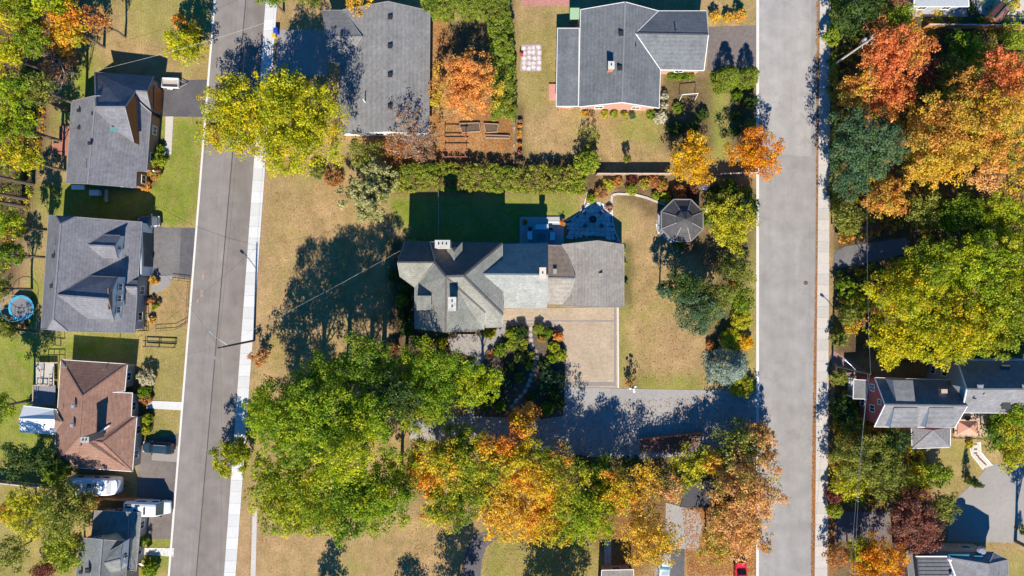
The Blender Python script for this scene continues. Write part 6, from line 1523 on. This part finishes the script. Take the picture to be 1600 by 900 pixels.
bare_tree('tree', 403, 560, 13, 5, 'small bare sapling next to the street light pole', 'rust', .5, 3, bark=M_BARK)
TR(672, 726, 48, 11, 'mixed', 'mixed green and orange maple south of the drive'); TR(722, 714, 48, 12, 'mixed', 'green maple with orange tips south of the drive'); TR(695, 790, 44, 11, 'mixed', 'orange tipped maple at the south lawn edge')
TR(820, 655, 27, 8, 'orange', 'small vivid orange maple in front of the garden bed', leaf=.24); TR(800, 717, 58, 11.5, 'mixorange', 'large orange maple beside the long drive', coher=.7); TR(862, 750, 56, 12, 'mixorange', 'orange and green maple at the middle of the south edge', coher=.7, dens=.8); TR(798, 795, 56, 11, 'gold', 'golden orange maple above the south lawn', coher=.6); TR(750, 762, 42, 11, 'mixed', 'green and orange maple between the golden ones')
TR(935, 756, 42, 8, 'greenyel', 'dark yellow green maple south of the drive', dens=.65); TR(918, 802, 50, 11, 'greenyel', 'yellow tipped green maple beside the slab walk'); TR(960, 768, 38, 10, 'mixed', 'green tree with orange tips beside the slab walk')
TR(1005, 752, 38, 8, 'gold', 'golden brown maple south of the low wall', dens=.5); TR(1012, 840, 50, 10, 'gold', 'thin golden orange maple beside the pale drive', dens=.75); TR(1045, 765, 22, 8, 'peach', 'pale orange tree at the head of the pale drive', dens=.6)
TR(1085, 722, 34, 6.2, 'oliveyel', 'yellow green tree south of the low wall', dens=.65); TR(1062, 744, 28, 6, 'olive', 'olive tree beside the carport'); TR(1152, 696, 42, 7, 'olive', 'large olive tree at the mouth of the drive', dens=.65); TR(1112, 725, 18, 7, 'gold', 'small golden tree behind the carport')
TR(1168, 768, 60, 10, 'peach', 'large pale orange maple over the east street', dens=.85, coher=.4); TR(1150, 826, 47, 10, 'peach', 'thin bare orange maple at the south end of the east street', dens=.6); TR(1118, 856, 30, 8, 'orange', 'orange maple between the dark drive and the red car', dens=.7); TR(1135, 790, 26, 8, 'olive', 'olive crowned tree beside the leaf strewn drive')
bare_tree('tree', 1190, 700, 34, 9, 'bare twiggy maple at the drive mouth', 'peach', 1.5, 4, per=8); bare_tree('tree', 1172, 835, 34, 10, 'bare pink twigged maple beside the red car', 'peach', 1.6, 4, per=8)
bare_tree('tree', 990, 600, 10, 4, 'leafless sapling behind the globe lamp', 'rust', .2, 3, bark=M_BARK)
TR(0, 0, 28, 9.5, 'green', base=(520, 952), tall=.42, label= 'tree beyond the south edge by the dry lawn'); TR(0, 0, 26, 9, 'green', base=(640, 966), tall=.42, label= 'tree beyond the south edge, second one'); TR(0, 0, 42, 11, 'mixed', base=(715, 955), tall=.42, label= 'mixed tree beyond the south edge near the curved path'); TR(0, 0, 62, 10, 'mixorange', base=(865, 958), tall=.42, label= 'orange tree beyond the south edge by the slab walk')
hedge('hedge', [(895, 722), (940, 724), (1000, 722)], 12, 2.0, 'darkgreen', 'dark clipped hedge along the south side of the drive')
TR(858, 808, 46, 11, 'mixorange', 'orange maple hanging over the south lawn shade', coher=.6)
# --- east wood
ge_ = 'trees of the autumn wood'
for x, y, r, h_, p, l, kw in ((1390, 88, 48, 11, 'redorange', 'coral orange maple behind the pale utility pole', dict(coher=.7)), (1425, 78, 36, 10, 'redorange', 'coral maple east of the utility pole', {}), (1345, 140, 34, 9, 'orange', 'orange maple beside the beige sidewalk', {}), (1392, 150, 38, 9, 'redorange', 'red orange maple north of the blue green tree', {}), (1372, 48, 22, 8, 'rust', 'brown orange tree north of the utility pole', {}),
                              (1340, 25, 40, 8, 'darkgreen', 'dark green tree at the north end of the wood', {}), (1402, 22, 26, 7, 'lime', 'lime green tree north of the coral maple', {}), (1390, -5, 30, 7, 'maroon', 'dark red tree at the north edge', dict(dens=.6)), (1304, 55, 14, 3.5, 'lime', 'yellow green bush row beside the beige sidewalk', {}), (1450, 110, 24, 6, 'maroon', 'dark red shrub like tree east of the coral maples', dict(dens=.7)),
                              (1355, 228, 56, 13, 'bluegreen', 'large blue green tree beside the beige sidewalk', dict(leaf=.27)), (1330, 285, 34, 10, 'bluegreen', 'blue green tree south of the larger one', {}), (1385, 308, 34, 9, 'orange', 'vivid orange maple south of the blue green tree', {}), (1320, 345, 28, 6, 'olive', 'olive bush at the bend of the sidewalk', {}), (1325, 370, 10, 3, 'orange', 'small orange shrub at the side drive', {}),
                              (1480, 215, 66, 14, 'gold', 'huge golden maple in the autumn wood', dict(coher=.65)), (1548, 205, 62, 14, 'gold', 'second huge golden maple further east', dict(coher=.65)), (1575, 130, 50, 13, 'redorange', 'red orange maple at the east edge', {}), (1520, 140, 38, 11, 'orange', 'orange maple behind the huge golden maple', {}), (1450, 260, 36, 11, 'gold', 'golden tree near the vivid orange maple', {}), (1545, 275, 34, 10, 'peach', 'pinkish bare maple south of the golden ones', dict(dens=.6)), (1595, 250, 34, 12, 'gold', 'golden maple cut by the east edge', {}),
                              (1505, 75, 26, 5, 'green', 'round green shrub south of the cedar fence', {}), (1535, 78, 22, 5, 'oliveyel', 'yellow olive shrub south of the cedar fence', {}), (1585, 60, 24, 5, 'lime', 'lime green tree at the end of the cedar fence', {}), (1490, 110, 26, 6, 'olive', 'olive tree south of the round green shrub', {}), (1592, 92, 14, 4, 'olive', 'small olive shrub at the east edge', {}),
                              (1440, 330, 30, 8, 'olive', 'shaded olive tree in the middle of the wood', {}), (1500, 335, 36, 9, 'green', 'shaded green tree in the middle of the wood', {}), (1570, 340, 40, 10, 'greenyel', 'yellow green tree at the east edge of the wood', {}),
                              (1420, 470, 62, 13, 'yellow', 'big yellow tree over the side drive', dict(coher=.45)), (1475, 505, 70, 14, 'yellow', 'biggest yellow tree north of the red brick house', dict(coher=.4)), (1400, 535, 42, 11, 'yellow', 'yellow tree before the paved walk', {}), (1455, 420, 50, 13, 'yelgreen', 'yellow green tree north of the biggest yellow tree', {}), (1530, 420, 60, 14, 'greenyel', 'green and yellow tree in the east wood', {}), (1580, 470, 56, 14, 'yelgreen', 'yellow green tree at the east edge', {}), (1545, 520, 44, 12, 'yelgreen', 'yellow green tree behind the taller grey house', {}), (1590, 400, 40, 13, 'yelgreen', 'tall yellow green tree cut by the east edge', {}),
                              (1325, 450, 16, 3, 'green', 'round green bush on the south side of the side drive', {}), (1330, 490, 18, 4, 'olive', 'olive bush beside the thin dark pole', {}), (1312, 530, 13, 2.6, 'olive', 'small olive bush by the sidewalk', {}), (1345, 475, 18, 4, 'oliveyel', 'yellow olive bush under the big yellow tree', {}),
                              (1312, 590, 13, 2.2, 'olive', 'olive bush at the red brick house steps', {}), (1320, 640, 20, 2.6, 'darkgreen', 'dark bush below the red gable', {}), (1335, 665, 22, 3.5, 'olive', 'olive tree below the red gable', {}), (1345, 712, 44, 8, 'olive', 'large olive tree along the sidewalk south of the red house', dict(leaf=.25)), (1385, 735, 40, 8, 'olive', 'second olive tree south of the red house', dict(leaf=.25)), (1325, 752, 30, 6, 'oliveyel', 'yellow olive tree beside the sidewalk', {}), (1395, 690, 28, 6, 'darkgreen', 'dark green tree beside the hipped annex', {}), (1420, 755, 28, 6, 'oliveyel', 'yellow tipped olive tree near the step path lawn', {}),
                              (1465, 742, 22, 5, 'green', 'leafy green tree on the step path lawn', {}), (1305, 775, 12, 3, 'maroon', 'small maroon shrub by the sidewalk', {}), (1306, 798, 12, 2.6, 'lime', 'lime shrub by the sidewalk', {}), (1425, 805, 44, 9, 'maroon', 'large maroon tree before the grey court', dict(coher=.6)), (1440, 830, 38, 8, 'maroon', 'copper maroon tree beside the pale roof', {}), (1475, 790, 24, 6, 'olive', 'grey green tree between maroon tree and court', {}), (1372, 880, 44, 8, 'brightorange', 'vivid golden orange maple at the south edge', {}), (1345, 862, 26, 6, 'oliveyel', 'yellow olive tree beside the vivid golden maple', {}), (1310, 870, 18, 4, 'rust', 'brown tree by the sidewalk at the south edge', dict(dens=.6)),
                              (1560, 670, 32, 6, 'green', 'green garden tree east of the umbrella', {}), (1590, 660, 34, 7, 'oliveyel', 'yellow olive garden tree at the east edge', {}), (1585, 710, 28, 6, 'oliveyel', 'yellow olive tree below the garden tree', {}), (1595, 645, 26, 10, 'greenyel', 'tall tree shading the grey roof at the east edge', {})):
    TR(x, y, r, h_, p, l, group=ge_, **kw)
SH(1549, 663, 5, 1.2, 'redorange', 'small red flowering shrub beside the umbrella deck'); SH(1516, 694, 6, .8, 'yellow', 'yellow flowers at the start of the step path'); SH(1322, 617, 7, .9, 'gold', 'golden grass clump at the red house steps')
conifer('cedar_tree', 1518, 752, 6, 4.2, 'darkgreen', 'slim dark cedar on the step path lawn', power=.6); SH(1524, 757, 5, .8, 'rust', 'small rust shrub beside the slim cedar')
b_ = at(1588, 845); TR(0, 0, 20, 13, 'darkgreen', 'tall tree standing on the south side of the grey court', base=(1586, 845))
conifer('shrub', 1598, 830, 6, 2.2, 'green', 'spiky green plant at the east edge')
# --- uncounted low growth and fallen leaves
scatter('undergrowth', [([(1300, 0), (1600, 0), (1600, 560), (1480, 560), (1350, 540), (1305, 520), (1305, 425), (1430, 400), (1420, 360), (1308, 380), (1300, 200)], .6), ([(-60, -60), (150, -60), (95, 100), (70, 200), (45, 330), (15, 460), (-60, 460)], .25), ([(1300, 620), (1345, 630), (1440, 700), (1450, 780), (1310, 790)], .15)], 3600, 'mixed', 'low brown green undergrowth on the wood floor', 'undergrowth', .3, (.1, .7), .5)
scatter('fallen_leaves', [([(1274, 430), (1281, 430), (1277, 900), (1267, 900), (1269, 700)], .24), ([(1275, 0), (1281, 0), (1279, 430), (1275, 430)], .05), ([(1065, 792), (1183, 740), (1183, 900), (1075, 900)], .3), ([(900, 780), (1050, 780), (1040, 900), (960, 900)], .1), ([(672, 10), (800, 160), (800, 250), (560, 240), (600, 205), (672, 205)], .2), ([(640, 650), (1180, 612), (1180, 705), (880, 712), (640, 690)], .13), ([(1297, 600), (1312, 600), (1305, 900), (1296, 900)], .1), ([(395, 560), (440, 520), (600, 540), (640, 650), (620, 830), (400, 860)], .06), ([(990, 400), (1110, 400), (1120, 600), (970, 606)], .035), ([(430, 290), (640, 300), (600, 520), (420, 560)], .04), ([(640, 790), (1000, 790), (1000, 900), (640, 900)], .08), ([(820, 10), (870, 10), (1040, 180), (1040, 260), (820, 260)], .03)], 19000, 'rust', 'orange fallen leaves on kerbs, drives and garden floor', 'fallen leaves', .19, (.036, .06))
